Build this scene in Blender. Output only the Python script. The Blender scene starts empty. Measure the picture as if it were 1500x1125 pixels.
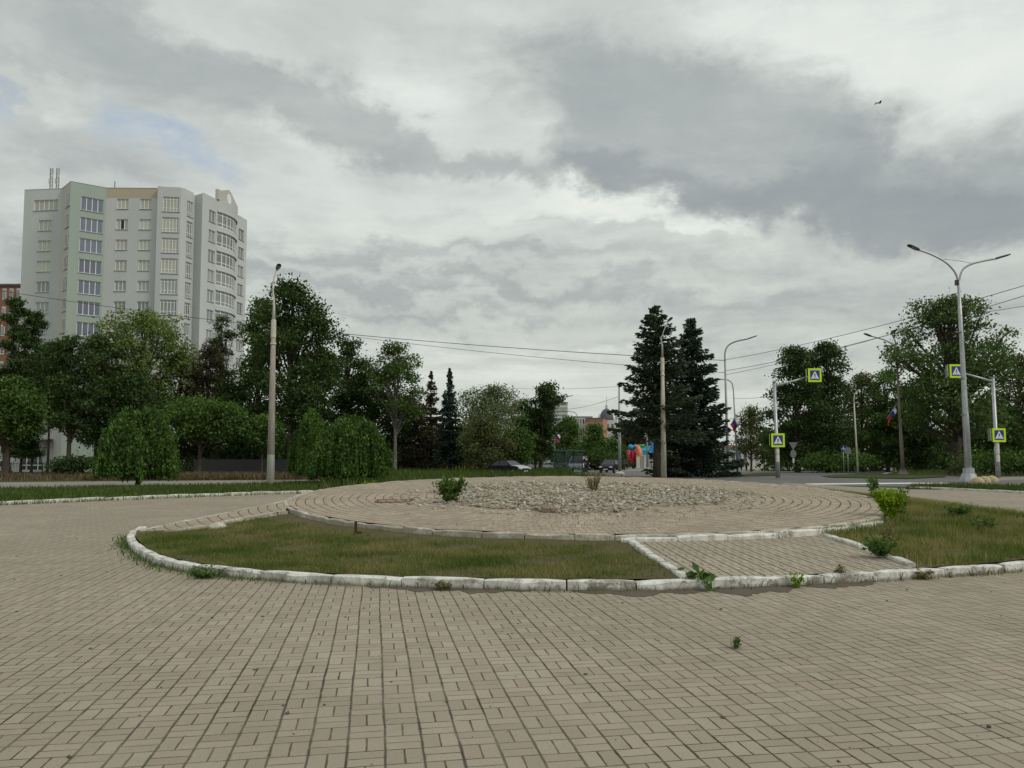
import bpy, bmesh, math, random
import numpy as np
from mathutils import Vector, Matrix
R = random.Random(7)
rng = np.random.default_rng(11)
scn = bpy.context.scene
COL = scn.collection
PI = math.pi

# ------------------------------------------------------------------ camera
F = 1150.0            # focal length in pixels of the 1500 px wide frame
HORIZ = 668.0
CAMH = 1.56
TH = math.radians(3.7)
CY = HORIZ - F * math.tan(TH)     # principal point row: the lens is raised a little, so uprights stay upright
cam = bpy.data.cameras.new('camera')
cam.sensor_width = 36
cam.lens = F / 1500 * 36
cam.clip_end = 6000
cam.shift_y = (CY - 562.5) / 1500
cam_o = bpy.data.objects.new('camera', cam)
COL.objects.link(cam_o)
cam_o.location = (0, 0, CAMH)
cam_o.rotation_euler = (PI / 2 + TH, 0, 0)
scn.camera = cam_o

def gz(y):            # the terrain falls away gently beyond the square
    return -0.012 * min(max(0.0, y - 60.0), 90.0)
def ray(px, py):
    x = (px - 750) / F; z = -(py - CY) / F
    return Vector((x, math.cos(TH) - math.sin(TH) * z, math.sin(TH) + math.cos(TH) * z))
def G(px, py, z=0.0):
    d = ray(px, py); t = (z - CAMH) / d.z
    return Vector((d.x * t, d.y * t, z))
def GT(px, py):
    z = 0.0
    for _ in range(12):
        p = G(px, py, z); z = gz(p.y)
    return p
def P(px, py, Y):
    d = ray(px, py); t = Y / d.y
    return Vector((d.x * t, Y, CAMH + d.z * t))
def XY(px, Y):        # a point of the terrain at distance Y
    p = P(px, 668, Y); return Vector((p.x, Y, gz(Y)))

# ------------------------------------------------------------------ object helpers
def tag(o, label=None, cat=None, group=None, kind=None):
    if label: o['label'] = label
    if cat: o['category'] = cat
    if group: o['group'] = group
    if kind: o['kind'] = kind
    return o
def thing(name, label, cat, loc=(0, 0, 0), rz=0.0, group=None):
    o = bpy.data.objects.new(name, None); COL.objects.link(o)
    o.empty_display_size = 0.3
    o.location = loc; o.rotation_euler = (0, 0, rz)
    return tag(o, label, cat, group)
def link(name, me, mats, parent=None, smooth=False):
    o = bpy.data.objects.new(name, me); COL.objects.link(o)
    for m in (mats if isinstance(mats, (list, tuple)) else [mats]): me.materials.append(m)
    if parent is not None: o.parent = parent
    if smooth: me.polygons.foreach_set('use_smooth', [True] * len(me.polygons))
    return o
def copy_tree(o, parent=None):
    c = o.copy(); COL.objects.link(c)
    if parent is not None: c.parent = parent
    for ch in list(o.children): copy_tree(ch, c)
    return c

class MB:
    def __init__(s): s.v = []; s.f = []; s.m = []
    def add(s, vs, fs, mi=0):
        b = len(s.v); s.v += [tuple(v) for v in vs]
        for f in fs: s.f.append(tuple(b + i for i in f)); s.m.append(mi)
        return s
    def box(s, c, d, rz=0.0, mi=0, ch=0.0):
        x, y, z = d[0] / 2, d[1] / 2, d[2] / 2
        cs, sn = math.cos(rz), math.sin(rz)
        def T(a, b, e): return (c[0] + a * cs - b * sn, c[1] + a * sn + b * cs, c[2] + e)
        if ch <= 0:
            vs = [T(a, b, e) for e in (-z, z) for a, b in ((-x, -y), (x, -y), (x, y), (-x, y))]
            return s.add(vs, [(3, 2, 1, 0), (4, 5, 6, 7), (0, 1, 5, 4), (1, 2, 6, 5), (2, 3, 7, 6), (3, 0, 4, 7)], mi)
        prof = [(-z, 0), (z - ch, 0), (z, ch)]
        vs = []
        for e, i in prof: vs += [T(a, b, e) for a, b in ((-x + i, -y + i), (x - i, -y + i), (x - i, y - i), (-x + i, y - i))]
        fs = [(3, 2, 1, 0), (8, 9, 10, 11)]
        for k in range(2):
            for j in range(4): fs.append((4 * k + j, 4 * k + (j + 1) % 4, 4 * k + 4 + (j + 1) % 4, 4 * k + 4 + j))
        return s.add(vs, fs, mi)
    def tube(s, pts, rad, n=8, mi=0, cap=True):
        pts = [Vector(p) for p in pts]
        if not isinstance(rad, (list, tuple)): rad = [rad] * len(pts)
        b = len(s.v); up = None
        for i, p in enumerate(pts):
            if i == 0: t = pts[1] - p
            elif i == len(pts) - 1: t = p - pts[i - 1]
            else: t = pts[i + 1] - pts[i - 1]
            t.normalize()
            if up is None:
                up = Vector((1, 0, 0)) if abs(t.x) < 0.8 else Vector((0, 1, 0))
            a = up - t * up.dot(t)
            if a.length < 1e-5: a = t.orthogonal()
            a.normalize(); up = a; c = t.cross(a)
            for k in range(n):
                w = 2 * PI * k / n
                s.v.append(tuple(p + (a * math.cos(w) + c * math.sin(w)) * rad[i]))
        for i in range(len(pts) - 1):
            for k in range(n):
                k2 = (k + 1) % n
                s.f.append((b + i * n + k, b + i * n + k2, b + (i + 1) * n + k2, b + (i + 1) * n + k)); s.m.append(mi)
        if cap:
            s.f.append(tuple(b + k for k in range(n))[::-1]); s.m.append(mi)
            e = b + (len(pts) - 1) * n
            s.f.append(tuple(e + k for k in range(n))); s.m.append(mi)
        return s
    def prism(s, poly, a, b, T, mi=0):   # polygon (u,v) extruded from depth a to b; T(u,v,w)->xyz
        n = len(poly)
        vs = [T(u, v, a) for u, v in poly] + [T(u, v, b) for u, v in poly]
        fs = [tuple(range(n))[::-1], tuple(range(n, 2 * n))] + [(i, (i + 1) % n, n + (i + 1) % n, n + i) for i in range(n)]
        return s.add(vs, fs, mi)
    def lathe(s, prof, c=(0, 0, 0), n=16, mi=0):
        b = len(s.v)
        for r, z in prof:
            for k in range(n):
                w = 2 * PI * k / n; s.v.append((c[0] + r * math.cos(w), c[1] + r * math.sin(w), c[2] + z))
        for i in range(len(prof) - 1):
            for k in range(n):
                k2 = (k + 1) % n
                s.f.append((b + i * n + k, b + i * n + k2, b + (i + 1) * n + k2, b + (i + 1) * n + k)); s.m.append(mi)
        return s
    def mesh(s, name):
        me = bpy.data.meshes.new(name); me.from_pydata(s.v, [], s.f)
        if any(s.m): me.polygons.foreach_set('material_index', s.m)
        me.update(); return me
    def build(s, name, mats, parent=None, smooth=False, angle=None):
        me = s.mesh(name)
        o = link(name, me, mats, parent, smooth)
        if angle is not None:
            me.polygons.foreach_set('use_smooth', [True] * len(me.polygons))
            me.set_sharp_from_angle(angle=math.radians(angle))
        return o

def np_mesh(name, V, Fq):
    me = bpy.data.meshes.new(name)
    nv, nf, k = len(V), len(Fq), Fq.shape[1]
    me.vertices.add(nv); me.vertices.foreach_set('co', np.ascontiguousarray(V, dtype=np.float32).ravel())
    me.loops.add(nf * k); me.loops.foreach_set('vertex_index', np.ascontiguousarray(Fq, dtype=np.int32).ravel())
    me.polygons.add(nf)
    me.polygons.foreach_set('loop_start', np.arange(0, nf * k, k, dtype=np.int32))
    me.polygons.foreach_set('loop_total', np.full(nf, k, dtype=np.int32))
    me.update(calc_edges=True); me.validate()
    return me
def unit(a): return a / np.maximum(np.linalg.norm(a, axis=1, keepdims=True), 1e-9)

# ------------------------------------------------------------------ node DSL
class NT:
    def __init__(s, tree): s.t = tree; s.n = tree.nodes; s.l = tree.links
    def put(s, sock, val):
        if val is None: return
        if hasattr(val, 'is_output'): s.l.new(val, sock)
        elif hasattr(sock.default_value, '__len__') and not hasattr(val, '__len__'):
            sock.default_value = [val] * len(sock.default_value)
        elif hasattr(val, '__len__') and hasattr(sock.default_value, '__len__') and len(sock.default_value) == 4 and len(val) == 3:
            sock.default_value = (*val, 1)
        else: sock.default_value = val
    def m(s, op, a, b=None, c=None, clamp=False):
        n = s.n.new('ShaderNodeMath'); n.operation = op; n.use_clamp = clamp
        s.put(n.inputs[0], a); s.put(n.inputs[1], b); s.put(n.inputs[2], c)
        return n.outputs[0]
    def add(s, a, b): return s.m('ADD', a, b)
    def sub(s, a, b): return s.m('SUBTRACT', a, b)
    def mul(s, a, b): return s.m('MULTIPLY', a, b)
    def vm(s, op, a, b=None, out=0):
        n = s.n.new('ShaderNodeVectorMath'); n.operation = op
        s.put(n.inputs[0], a)
        if op == 'SCALE': s.put(n.inputs['Scale'], b)
        else: s.put(n.inputs[1], b)
        return n.outputs[out]
    def sep(s, v):
        n = s.n.new('ShaderNodeSeparateXYZ'); s.put(n.inputs[0], v); return n.outputs
    def com(s, x, y, z=0.0):
        n = s.n.new('ShaderNodeCombineXYZ'); s.put(n.inputs[0], x); s.put(n.inputs[1], y); s.put(n.inputs[2], z); return n.outputs[0]
    def noise(s, vec, scale=1.0, detail=4, rough=0.55, dist=0.0, color=False):
        n = s.n.new('ShaderNodeTexNoise'); s.put(n.inputs['Vector'], vec)
        n.inputs['Scale'].default_value = scale; n.inputs['Detail'].default_value = detail
        n.inputs['Roughness'].default_value = rough; n.inputs['Distortion'].default_value = dist
        return n.outputs['Color' if color else 'Fac']
    def white(s, vec):
        n = s.n.new('ShaderNodeTexWhiteNoise'); n.noise_dimensions = '3D'; s.put(n.inputs['Vector'], vec); return n.outputs['Value']
    def ramp(s, fac, stops, interp='LINEAR'):
        n = s.n.new('ShaderNodeValToRGB'); n.color_ramp.interpolation = interp
        e = n.color_ramp.elements
        while len(e) < len(stops): e.new(0.5)
        for el, (p, c) in zip(e, stops):
            el.position = p; el.color = (*c, 1) if len(c) == 3 else c
        s.put(n.inputs[0], fac); return n.outputs[0]
    def mix(s, fac, a, b, mode='MIX'):
        n = s.n.new('ShaderNodeMix'); n.data_type = 'RGBA'; n.blend_type = mode
        s.put(n.inputs[0], fac); s.put(n.inputs[6], a); s.put(n.inputs[7], b); return n.outputs[2]
    def maprange(s, v, a, b, c=0.0, d=1.0, smooth=False):
        n = s.n.new('ShaderNodeMapRange'); n.clamp = True
        if smooth: n.interpolation_type = 'SMOOTHSTEP'
        s.put(n.inputs[0], v); s.put(n.inputs[1], a); s.put(n.inputs[2], b); s.put(n.inputs[3], c); s.put(n.inputs[4], d)
        return n.outputs[0]
    def coord(s, which='Object'):
        return s.n.new('ShaderNodeTexCoord').outputs[which]
    def pos(s): return s.n.new('ShaderNodeNewGeometry').outputs['Position']
    def island(s): return s.n.new('ShaderNodeNewGeometry').outputs['Random Per Island']
    def bump(s, h, strength=0.3, dist=0.01):
        n = s.n.new('ShaderNodeBump'); n.inputs['Strength'].default_value = strength; n.inputs['Distance'].default_value = dist
        s.put(n.inputs['Height'], h); return n.outputs[0]

def mat(name, build):
    m = bpy.data.materials.new(name); m.use_nodes = True
    nt = NT(m.node_tree)
    bs = m.node_tree.nodes['Principled BSDF']
    build(nt, bs); return m
def setp(nt, bs, color=None, rough=None, metal=None, normal=None, spec=None):
    if color is not None: nt.put(bs.inputs['Base Color'], color)
    if rough is not None: nt.put(bs.inputs['Roughness'], rough)
    if metal is not None: nt.put(bs.inputs['Metallic'], metal)
    if normal is not None: nt.put(bs.inputs['Normal'], normal)
    if spec is not None: nt.put(bs.inputs['Specular IOR Level'], spec)
def simple(name, c, rough=0.6, metal=0.0, var=0.15, scale=6.0, bump=0.0, spec=0.4, coord='Object'):
    def b(nt, bs):
        n = nt.noise(nt.coord(coord), scale, 5, 0.6)
        lo = [x * (1 - var) for x in c]; hi = [min(1, x * (1 + var)) for x in c]
        col = nt.ramp(n, [(0.3, lo), (0.7, hi)])
        setp(nt, bs, col, nt.maprange(n, 0.2, 0.8, max(0.02, rough - 0.08), min(1, rough + 0.08)), metal, nt.bump(n, bump, 0.02) if bump else None, spec)
    return mat(name, b)

# ------------------------------------------------------------------ materials
PAVE_ROT = math.radians(9.9)
def paver_common(nt, bs, u, v, fadec, cm=(0.306, 0.258, 0.198), jcol=0.0138, jrow=0.0086, weeds=0.3, B=0.2, sandy=0.5):
    # u runs across the columns, v along them (metres): two-brick blocks laid in basket weave
    us = nt.mul(u, 1 / B); vs = nt.mul(v, 1 / B)
    iu = nt.m('FLOOR', us); iv = nt.m('FLOOR', vs)
    fu = nt.m('FRACT', us); fv = nt.m('FRACT', vs)
    par = nt.m('MODULO', nt.m('ABSOLUTE', nt.add(iu, iv)), 2.0)
    par = nt.m('GREATER_THAN', par, 0.5)
    eu = nt.m('MINIMUM', fu, nt.sub(1.0, fu)); ev = nt.m('MINIMUM', fv, nt.sub(1.0, fv))
    mu = nt.m('ABSOLUTE', nt.sub(fu, 0.5)); mv = nt.m('ABSOLUTE', nt.sub(fv, 0.5))
    wob = nt.noise(nt.com(u, v), 9.0, 3, 0.6)
    wj = nt.maprange(wob, 0.3, 0.7, 0.55, 1.35)
    def line(d, w):
        ww = nt.mul(wj, w / B / 2)
        return nt.sub(1.0, nt.m('SMOOTH_MIN', nt.m('DIVIDE', d, ww), 2.0, 0.2)) if False else nt.maprange(nt.m('DIVIDE', d, ww), 0.55, 1.5, 1.0, 0.0)
    big = nt.noise(nt.com(u, v), 0.35, 4, 0.6)
    Lc = line(eu, jcol); Lr = line(ev, jrow)
    Lmu = nt.mul(line(mu, jcol * 0.72), nt.sub(1.0, par)); Lmv = nt.mul(line(mv, jrow * 0.9), par)
    J = nt.m('MAXIMUM', nt.m('MAXIMUM', Lc, Lr), nt.m('MAXIMUM', Lmu, Lmv))
    hu = nt.m('GREATER_THAN', fu, 0.5); hv = nt.m('GREATER_THAN', fv, 0.5)
    half = nt.add(nt.mul(nt.sub(1.0, par), hu), nt.mul(par, hv))
    rnd = nt.white(nt.com(iu, iv, half))
    rnd2 = nt.white(nt.com(iv, iu, nt.add(half, 4.0)))
    base = nt.ramp(rnd, [(0.0, [x * 0.86 for x in cm]), (0.5, cm), (0.9, [x * 1.10 for x in cm]), (1.0, [cm[0] * 1.08, cm[1] * 1.13, cm[2] * 1.18])])
    stain = nt.noise(nt.com(u, v), 0.9, 6, 0.72, 0.8)
    base = nt.mix(nt.maprange(stain, 0.56, 0.72, 0, 0.5), base, (0.15, 0.128, 0.10))
    base = nt.mix(nt.maprange(stain, 0.36, 0.26, 0, 0.35), base, (0.40, 0.365, 0.31))
    pk = nt.m('GREATER_THAN', rnd2, 0.9)
    base = nt.mix(nt.mul(pk, 0.35), base, (cm[0] * 1.0, cm[1] * 0.86, cm[2] * 0.82))
    st = nt.maprange(big, 0.38, 0.62, 0.0, 1.0, True)
    base = nt.mix(nt.mul(st, 0.42), base, (cm[0] * 0.70, cm[1] * 0.70, cm[2] * 0.66))
    med = nt.noise(nt.com(u, v), 2.3, 5, 0.65, 0.4)
    base = nt.mix(nt.maprange(med, 0.52, 0.74, 0.0, 0.45), base, (cm[0] * 0.66, cm[1] * 0.66, cm[2] * 0.64))
    spk = nt.noise(nt.com(u, v), 75.0, 2, 0.5)
    base = nt.mix(nt.maprange(spk, 0.62, 0.72, 0.0, 0.75), base, (0.06, 0.052, 0.04))
    fine = nt.noise(nt.com(u, v), 260.0, 2, 0.7)
    base = nt.mix(nt.maprange(fine, 0.35, 0.65, 0.0, 0.16), base, (0.55, 0.5, 0.42))
    jc = nt.mix(nt.maprange(med, 0.4, 0.65), (0.027, 0.022, 0.015), (0.048, 0.040, 0.024))
    if weeds:
        jc = nt.mix(nt.maprange(nt.noise(nt.com(u, v), 3.0, 4), 0.5, 0.62, 0, weeds), jc, (0.07, 0.085, 0.03))
    sand = nt.maprange(nt.noise(nt.com(u, v), 1.6, 5, 0.7, 0.3), 0.38, 0.68, 1.0, sandy)
    col = nt.mix(nt.mul(J, sand), base, jc)
    edge = nt.maprange(nt.m('MINIMUM', eu, ev), 0.0, 0.12, 0.0, 1.0)
    h = nt.add(nt.mul(nt.sub(1.0, J), 1.0), nt.mul(nt.add(nt.mul(rnd, 0.5), nt.mul(fine, 0.18)), 0.5))
    setp(nt, bs, col, nt.maprange(fine, 0.2, 0.8, 0.72, 0.95), 0.0, nt.bump(h, 0.55, 0.006), 0.25)
def b_plaza(nt, bs):
    p = nt.sep(nt.pos())
    c, s_ = math.cos(PAVE_ROT), math.sin(PAVE_ROT)
    wv = nt.noise(nt.com(p[0], p[1]), 0.5, 2, 0.5)
    u = nt.add(nt.add(nt.mul(p[0], c), nt.mul(p[1], s_)), nt.add(nt.mul(nt.sub(wv, 0.5), 0.03), nt.mul(nt.sub(nt.noise(nt.com(p[0], p[1]), 4.0, 3, 0.6), 0.5), 0.012)))
    v = nt.add(nt.mul(p[0], -s_), nt.mul(p[1], c))
    v = nt.add(v, nt.mul(nt.sub(nt.noise(nt.com(p[0], p[1]), 0.7, 2, 0.5), 0.5), 0.05))
    paver_common(nt, bs, nt.add(u, 50.13), nt.add(v, 50.07), None)
M_plaza = mat('plaza_paving', b_plaza)
def b_ramp(nt, bs):
    p = nt.sep(nt.pos()); a = math.radians(2)
    u = nt.add(nt.mul(p[0], math.cos(a)), nt.mul(p[1], math.sin(a)))
    v = nt.sub(nt.mul(p[1], math.cos(a)), nt.mul(p[0], math.sin(a)))
    paver_common(nt, bs, nt.add(u, 40.0), nt.add(v, 40.0), None, (0.36, 0.305, 0.23), 0.024, 0.019, 0.5, sandy=0.8)
M_ramp = mat('ramp_paving', b_ramp)
PC = Vector((1.75, 20.6)); PR = 7.4
def b_ring(nt, bs):
    p = nt.sep(nt.pos())
    dx = nt.sub(p[0], PC.x); dy = nt.sub(p[1], PC.y)
    r = nt.m('SQRT', nt.add(nt.mul(dx, dx), nt.mul(dy, dy)))
    r = nt.add(r, nt.mul(nt.sub(nt.noise(nt.com(p[0], p[1]), 0.6, 2), 0.5), 0.12))
    a = nt.m('ARCTAN2', dy, dx)
    ring = nt.m('FLOOR', nt.mul(r, 1 / 0.21)); fr = nt.m('FRACT', nt.mul(r, 1 / 0.21))
    arc = nt.mul(a, nt.mul(nt.add(ring, 0.5), 0.21))
    sx = nt.add(nt.mul(arc, 1 / 0.11), nt.mul(nt.white(nt.com(ring, 3.0, 1.0)), 1.0))
    ib = nt.m('FLOOR', sx); fa = nt.m('FRACT', sx)
    er = nt.mul(nt.m('MINIMUM', fr, nt.sub(1.0, fr)), 0.21); ea = nt.mul(nt.m('MINIMUM', fa, nt.sub(1.0, fa)), 0.11)
    wob = nt.maprange(nt.noise(nt.com(p[0], p[1]), 5.0, 4, 0.65), 0.3, 0.7, 0.3, 1.9)
    Jr = nt.maprange(nt.m('DIVIDE', er, nt.mul(wob, 0.010)), 0.6, 1.5, 1.0, 0.0)
    Ja = nt.mul(nt.maprange(nt.m('DIVIDE', ea, nt.mul(wob, 0.004)), 0.6, 1.5, 1.0, 0.0), 0.8)
    J = nt.m('MAXIMUM', Jr, Ja)
    cm = (0.372, 0.306, 0.23)
    rnd = nt.white(nt.com(ring, ib, 1.0))
    base = nt.ramp(rnd, [(0, [x * .82 for x in cm]), (0.6, cm), (1, [x * 1.14 for x in cm])])
    big = nt.noise(nt.com(p[0], p[1]), 0.9, 5, 0.65, 0.5)
    base = nt.mix(nt.maprange(big, 0.45, 0.7, 0, 0.6), base, (0.24, 0.205, 0.16))
    fine = nt.noise(nt.com(p[0], p[1]), 40.0, 3, 0.7)
    base = nt.mix(nt.maprange(fine, 0.55, 0.75, 0, 0.5), base, (0.12, 0.105, 0.075))
    jc = nt.mix(nt.maprange(big, 0.42, 0.6), (0.07, 0.058, 0.042), (0.075, 0.08, 0.035))
    col = nt.mix(nt.mul(J, 0.9), base, jc)
    setp(nt, bs, col, 0.9, 0, nt.bump(nt.sub(1.0, J), 0.6, 0.012), 0.2)
M_ring = mat('ring_paving', b_ring)
def b_kerb(nt, bs):
    o = nt.pos(); z = nt.sep(o)[2]
    n = nt.noise(o, 3.0, 6, 0.7, 0.4); n2 = nt.noise(o, 22.0, 4, 0.7); isl = nt.island()
    paint = nt.mix(nt.maprange(n2, 0.3, 0.7), (0.60, 0.595, 0.555), (0.74, 0.735, 0.69))
    conc = nt.mix(n2, (0.20, 0.18, 0.15), (0.36, 0.33, 0.285))
    thr = nt.add(0.615, nt.mul(nt.sub(isl, 0.5), 0.10))
    wear = nt.maprange(nt.sub(nt.add(nt.mul(n, 0.7), nt.mul(n2, 0.42)), thr), -0.02, 0.05)
    col = nt.mix(wear, paint, conc)
    dirt = nt.noise(nt.vm('MULTIPLY', o, (2.2, 2.2, 0.5)), 2.0, 5, 0.65)
    col = nt.mix(nt.maprange(dirt, 0.44, 0.70, 0, 0.8), col, (0.19, 0.165, 0.125))
    spl = nt.m('SUBTRACT', nt.add(0.055, nt.mul(nt.sub(n, 0.5), 0.14)), z)
    col = nt.mix(nt.maprange(spl, 0.0, 0.04, 0, 0.75), col, (0.15, 0.13, 0.095))
    setp(nt, bs, col, 0.85, 0, nt.bump(nt.add(n2, wear), 0.4, 0.012), 0.25)
M_kerb = mat('painted_kerb', b_kerb)
def b_kerb2(nt, bs):
    o = nt.pos(); n = nt.noise(o, 2.4, 6, 0.7, 0.4); n2 = nt.noise(o, 20.0, 4, 0.7)
    conc = nt.mix(n2, (0.26, 0.235, 0.195), (0.44, 0.41, 0.355))
    col = nt.mix(nt.maprange(nt.add(nt.mul(n, .7), nt.mul(n2, .3)), 0.47, 0.60), (0.60, 0.59, 0.54), conc)
    setp(nt, bs, col, 0.9, 0, nt.bump(n2, 0.4, 0.012), 0.2)
M_kerbworn = mat('worn_kerb', b_kerb2)
def b_kerb3(nt, bs):
    o = nt.pos(); n = nt.noise(o, 2.0, 6, 0.7, 0.4); n2 = nt.noise(o, 20.0, 4, 0.7)
    col = nt.mix(n2, (0.27, 0.235, 0.185), (0.44, 0.40, 0.33))
    col = nt.mix(nt.maprange(nt.add(nt.mul(n, .7), nt.mul(n2, .3)), 0.50, 0.60), col, (0.56, 0.54, 0.48))
    setp(nt, bs, col, 0.9, 0, nt.bump(n2, 0.4, 0.012), 0.2)
M_kerbrim = mat('rim_kerb', b_kerb3)
def b_soil(nt, bs):
    o = nt.pos(); n = nt.noise(o, 1.1, 6, 0.7); n2 = nt.noise(o, 14.0, 4, 0.7)
    col = nt.ramp(n, [(0.3, (0.085, 0.085, 0.035)), (0.5, (0.115, 0.098, 0.048)), (0.7, (0.15, 0.115, 0.065))])
    col = nt.mix(nt.maprange(n2, 0.35, 0.7, 0, 0.6), col, (0.06, 0.055, 0.03))
    setp(nt, bs, col, 1.0, 0, nt.bump(n2, 0.8, 0.03), 0.1)
M_soil = mat('grass_soil', b_soil)
def b_dirt(nt, bs):
    o = nt.pos(); n = nt.noise(o, 3.0, 6, 0.7); n2 = nt.noise(o, 45.0, 4, 0.7)
    col = nt.mix(n, (0.075, 0.062, 0.048), (0.15, 0.125, 0.098))
    col = nt.mix(nt.maprange(n2, 0.55, 0.75, 0, 0.6), col, (0.22, 0.2, 0.16))
    setp(nt, bs, col, 1.0, 0, nt.bump(n2, 0.6, 0.012), 0.1)
M_dirt = mat('spilled_soil', b_dirt)
def b_turf(nt, bs):
    o = nt.pos(); n = nt.noise(o, 0.12, 6, 0.7); n2 = nt.noise(o, 1.5, 5, 0.7)
    col = nt.ramp(n, [(0.3, (0.035, 0.055, 0.016)), (0.5, (0.055, 0.075, 0.022)), (0.7, (0.085, 0.085, 0.035))])
    col = nt.mix(nt.maprange(n2, 0.4, 0.7, 0, 0.6), col, (0.03, 0.04, 0.015))
    setp(nt, bs, col, 1.0, 0, nt.bump(n2, 0.8, 0.1), 0.1)
M_turf = mat('rough_turf', b_turf)
def b_asph(nt, bs):
    o = nt.pos(); n = nt.noise(o, 0.25, 6, 0.7, 0.5); n2 = nt.noise(o, 30.0, 3, 0.7)
    col = nt.ramp(n, [(0.3, (0.085, 0.083, 0.082)), (0.5, (0.115, 0.112, 0.108)), (0.7, (0.15, 0.146, 0.138))])
    col = nt.mix(nt.maprange(n2, 0.4, 0.7, 0, 0.35), col, (0.2, 0.195, 0.185))
    setp(nt, bs, col, nt.maprange(n, 0.3, 0.7, 0.7, 0.9), 0, nt.bump(n2, 0.3, 0.01), 0.3)
M_asph = mat('asphalt', b_asph)
def b_path(nt, bs):
    o = nt.pos(); n = nt.noise(o, 0.4, 6, 0.7, 0.5); n2 = nt.noise(o, 8.0, 4, 0.7)
    col = nt.ramp(n, [(0.3, (0.19, 0.172, 0.155)), (0.7, (0.27, 0.245, 0.215))])
    col = nt.mix(nt.maprange(n2, 0.5, 0.75, 0, 0.4), col, (0.14, 0.13, 0.11))
    setp(nt, bs, col, 0.9, 0, None, 0.2)
M_path = mat('old_path', b_path)
def b_rub(nt, bs):
    o = nt.pos(); i = nt.island(); n = nt.noise(o, 9.0, 4, 0.7)
    col = nt.ramp(i, [(0.0, (0.27, 0.235, 0.18)), (0.35, (0.39, 0.35, 0.28)), (0.80, (0.46, 0.42, 0.345)), (0.96, (0.63, 0.61, 0.55)), (0.99, (0.30, 0.22, 0.17)), (1.0, (0.2, 0.17, 0.13))])
    col = nt.mix(nt.maprange(n, 0.45, 0.7, 0, 0.5), col, (0.24, 0.205, 0.16))
    setp(nt, bs, col, 0.95, 0, nt.bump(n, 0.4, 0.02), 0.15)
M_rubble = mat('broken_concrete', b_rub)
def b_rubbase(nt, bs):
    o = nt.pos(); n = nt.noise(o, 1.2, 6, 0.7); n2 = nt.noise(o, 26.0, 4, 0.75)
    col = nt.mix(n, (0.27, 0.23, 0.17), (0.45, 0.40, 0.32))
    col = nt.mix(nt.maprange(n2, 0.5, 0.68, 0, 0.8), col, (0.15, 0.125, 0.09))
    setp(nt, bs, col, 1.0, 0, nt.bump(n2, 1.0, 0.05), 0.1)
M_rubbase = mat('crushed_debris', b_rubbase)

def leaf_mat(name, c1, c2, c3, trans=0.3, clump=0.5, wi=0.55):
    m = bpy.data.materials.new(name); m.use_nodes = True; nt = NT(m.node_tree)
    m.node_tree.nodes.clear()
    out = nt.n.new('ShaderNodeOutputMaterial')
    isl = nt.island(); n = nt.noise(nt.pos(), clump, 3, 0.6)
    f = nt.add(nt.mul(isl, wi), nt.mul(nt.maprange(n, 0.34, 0.66), 1 - wi))
    col = nt.ramp(f, [(0.12, c1), (0.5, c2), (0.88, c3)])
    d = nt.n.new('ShaderNodeBsdfDiffuse'); nt.put(d.inputs[0], col)
    t = nt.n.new('ShaderNodeBsdfTranslucent'); nt.put(t.inputs[0], nt.mix(1.0, col, (1.0, 1.15, 0.55), 'MULTIPLY'))
    mx = nt.n.new('ShaderNodeMixShader'); mx.inputs[0].default_value = trans
    nt.l.new(d.outputs[0], mx.inputs[1]); nt.l.new(t.outputs[0], mx.inputs[2])
    g = nt.n.new('ShaderNodeBsdfGlossy'); g.inputs['Roughness'].default_value = 0.5; nt.put(g.inputs[0], (0.5, 0.55, 0.5))
    mx2 = nt.n.new('ShaderNodeMixShader'); mx2.inputs[0].default_value = 0.025
    nt.l.new(mx.outputs[0], mx2.inputs[1]); nt.l.new(g.outputs[0], mx2.inputs[2])
    nt.l.new(mx2.outputs[0], out.inputs[0]); return m
L_dark = leaf_mat('leaves_dark', (0.0262, 0.0437, 0.0146), (0.0466, 0.0801, 0.0233), (0.0874, 0.1383, 0.0379))
L_mid = leaf_mat('leaves_mid', (0.0404, 0.0714, 0.0186), (0.0698, 0.1273, 0.0279), (0.132, 0.2173, 0.0466))
L_elm = leaf_mat('leaves_elm', (0.0497, 0.0807, 0.0279), (0.09, 0.1397, 0.0435), (0.1631, 0.2252, 0.0745))
L_light = leaf_mat('leaves_light', (0.075, 0.1126, 0.027), (0.1424, 0.195, 0.048), (0.255, 0.315, 0.0826))
L_olive = leaf_mat('leaves_olive', (0.0562, 0.065, 0.025), (0.1, 0.1125, 0.0425), (0.1625, 0.1812, 0.0725))
L_pale = leaf_mat('leaves_pale', (0.0948, 0.1201, 0.0569), (0.1518, 0.1834, 0.0911), (0.2277, 0.253, 0.1392))
L_brown = leaf_mat('leaves_brownish', (0.039, 0.0338, 0.0208), (0.065, 0.0572, 0.0312), (0.0975, 0.0884, 0.0455))
L_weep = leaf_mat('leaves_weeping', (0.0287, 0.0604, 0.0115), (0.0575, 0.115, 0.0201), (0.1222, 0.2084, 0.0403), 0.25, 1.2)
L_fir = leaf_mat('needles_dark', (0.0255, 0.0365, 0.0219), (0.0474, 0.0656, 0.0365), (0.0875, 0.1094, 0.0583), 0.1)
L_firb = leaf_mat('needles_bluish', (0.0203, 0.0338, 0.027), (0.0406, 0.0608, 0.0456), (0.0777, 0.1048, 0.0777), 0.1)
L_firbrown = leaf_mat('needles_brown', (0.035, 0.028, 0.018), (0.055, 0.045, 0.027), (0.07, 0.065, 0.035), 0.1)
L_lime = leaf_mat('leaves_lime', (0.13, 0.20, 0.012), (0.22, 0.32, 0.020), (0.32, 0.42, 0.035), 0.35, 3)
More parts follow.
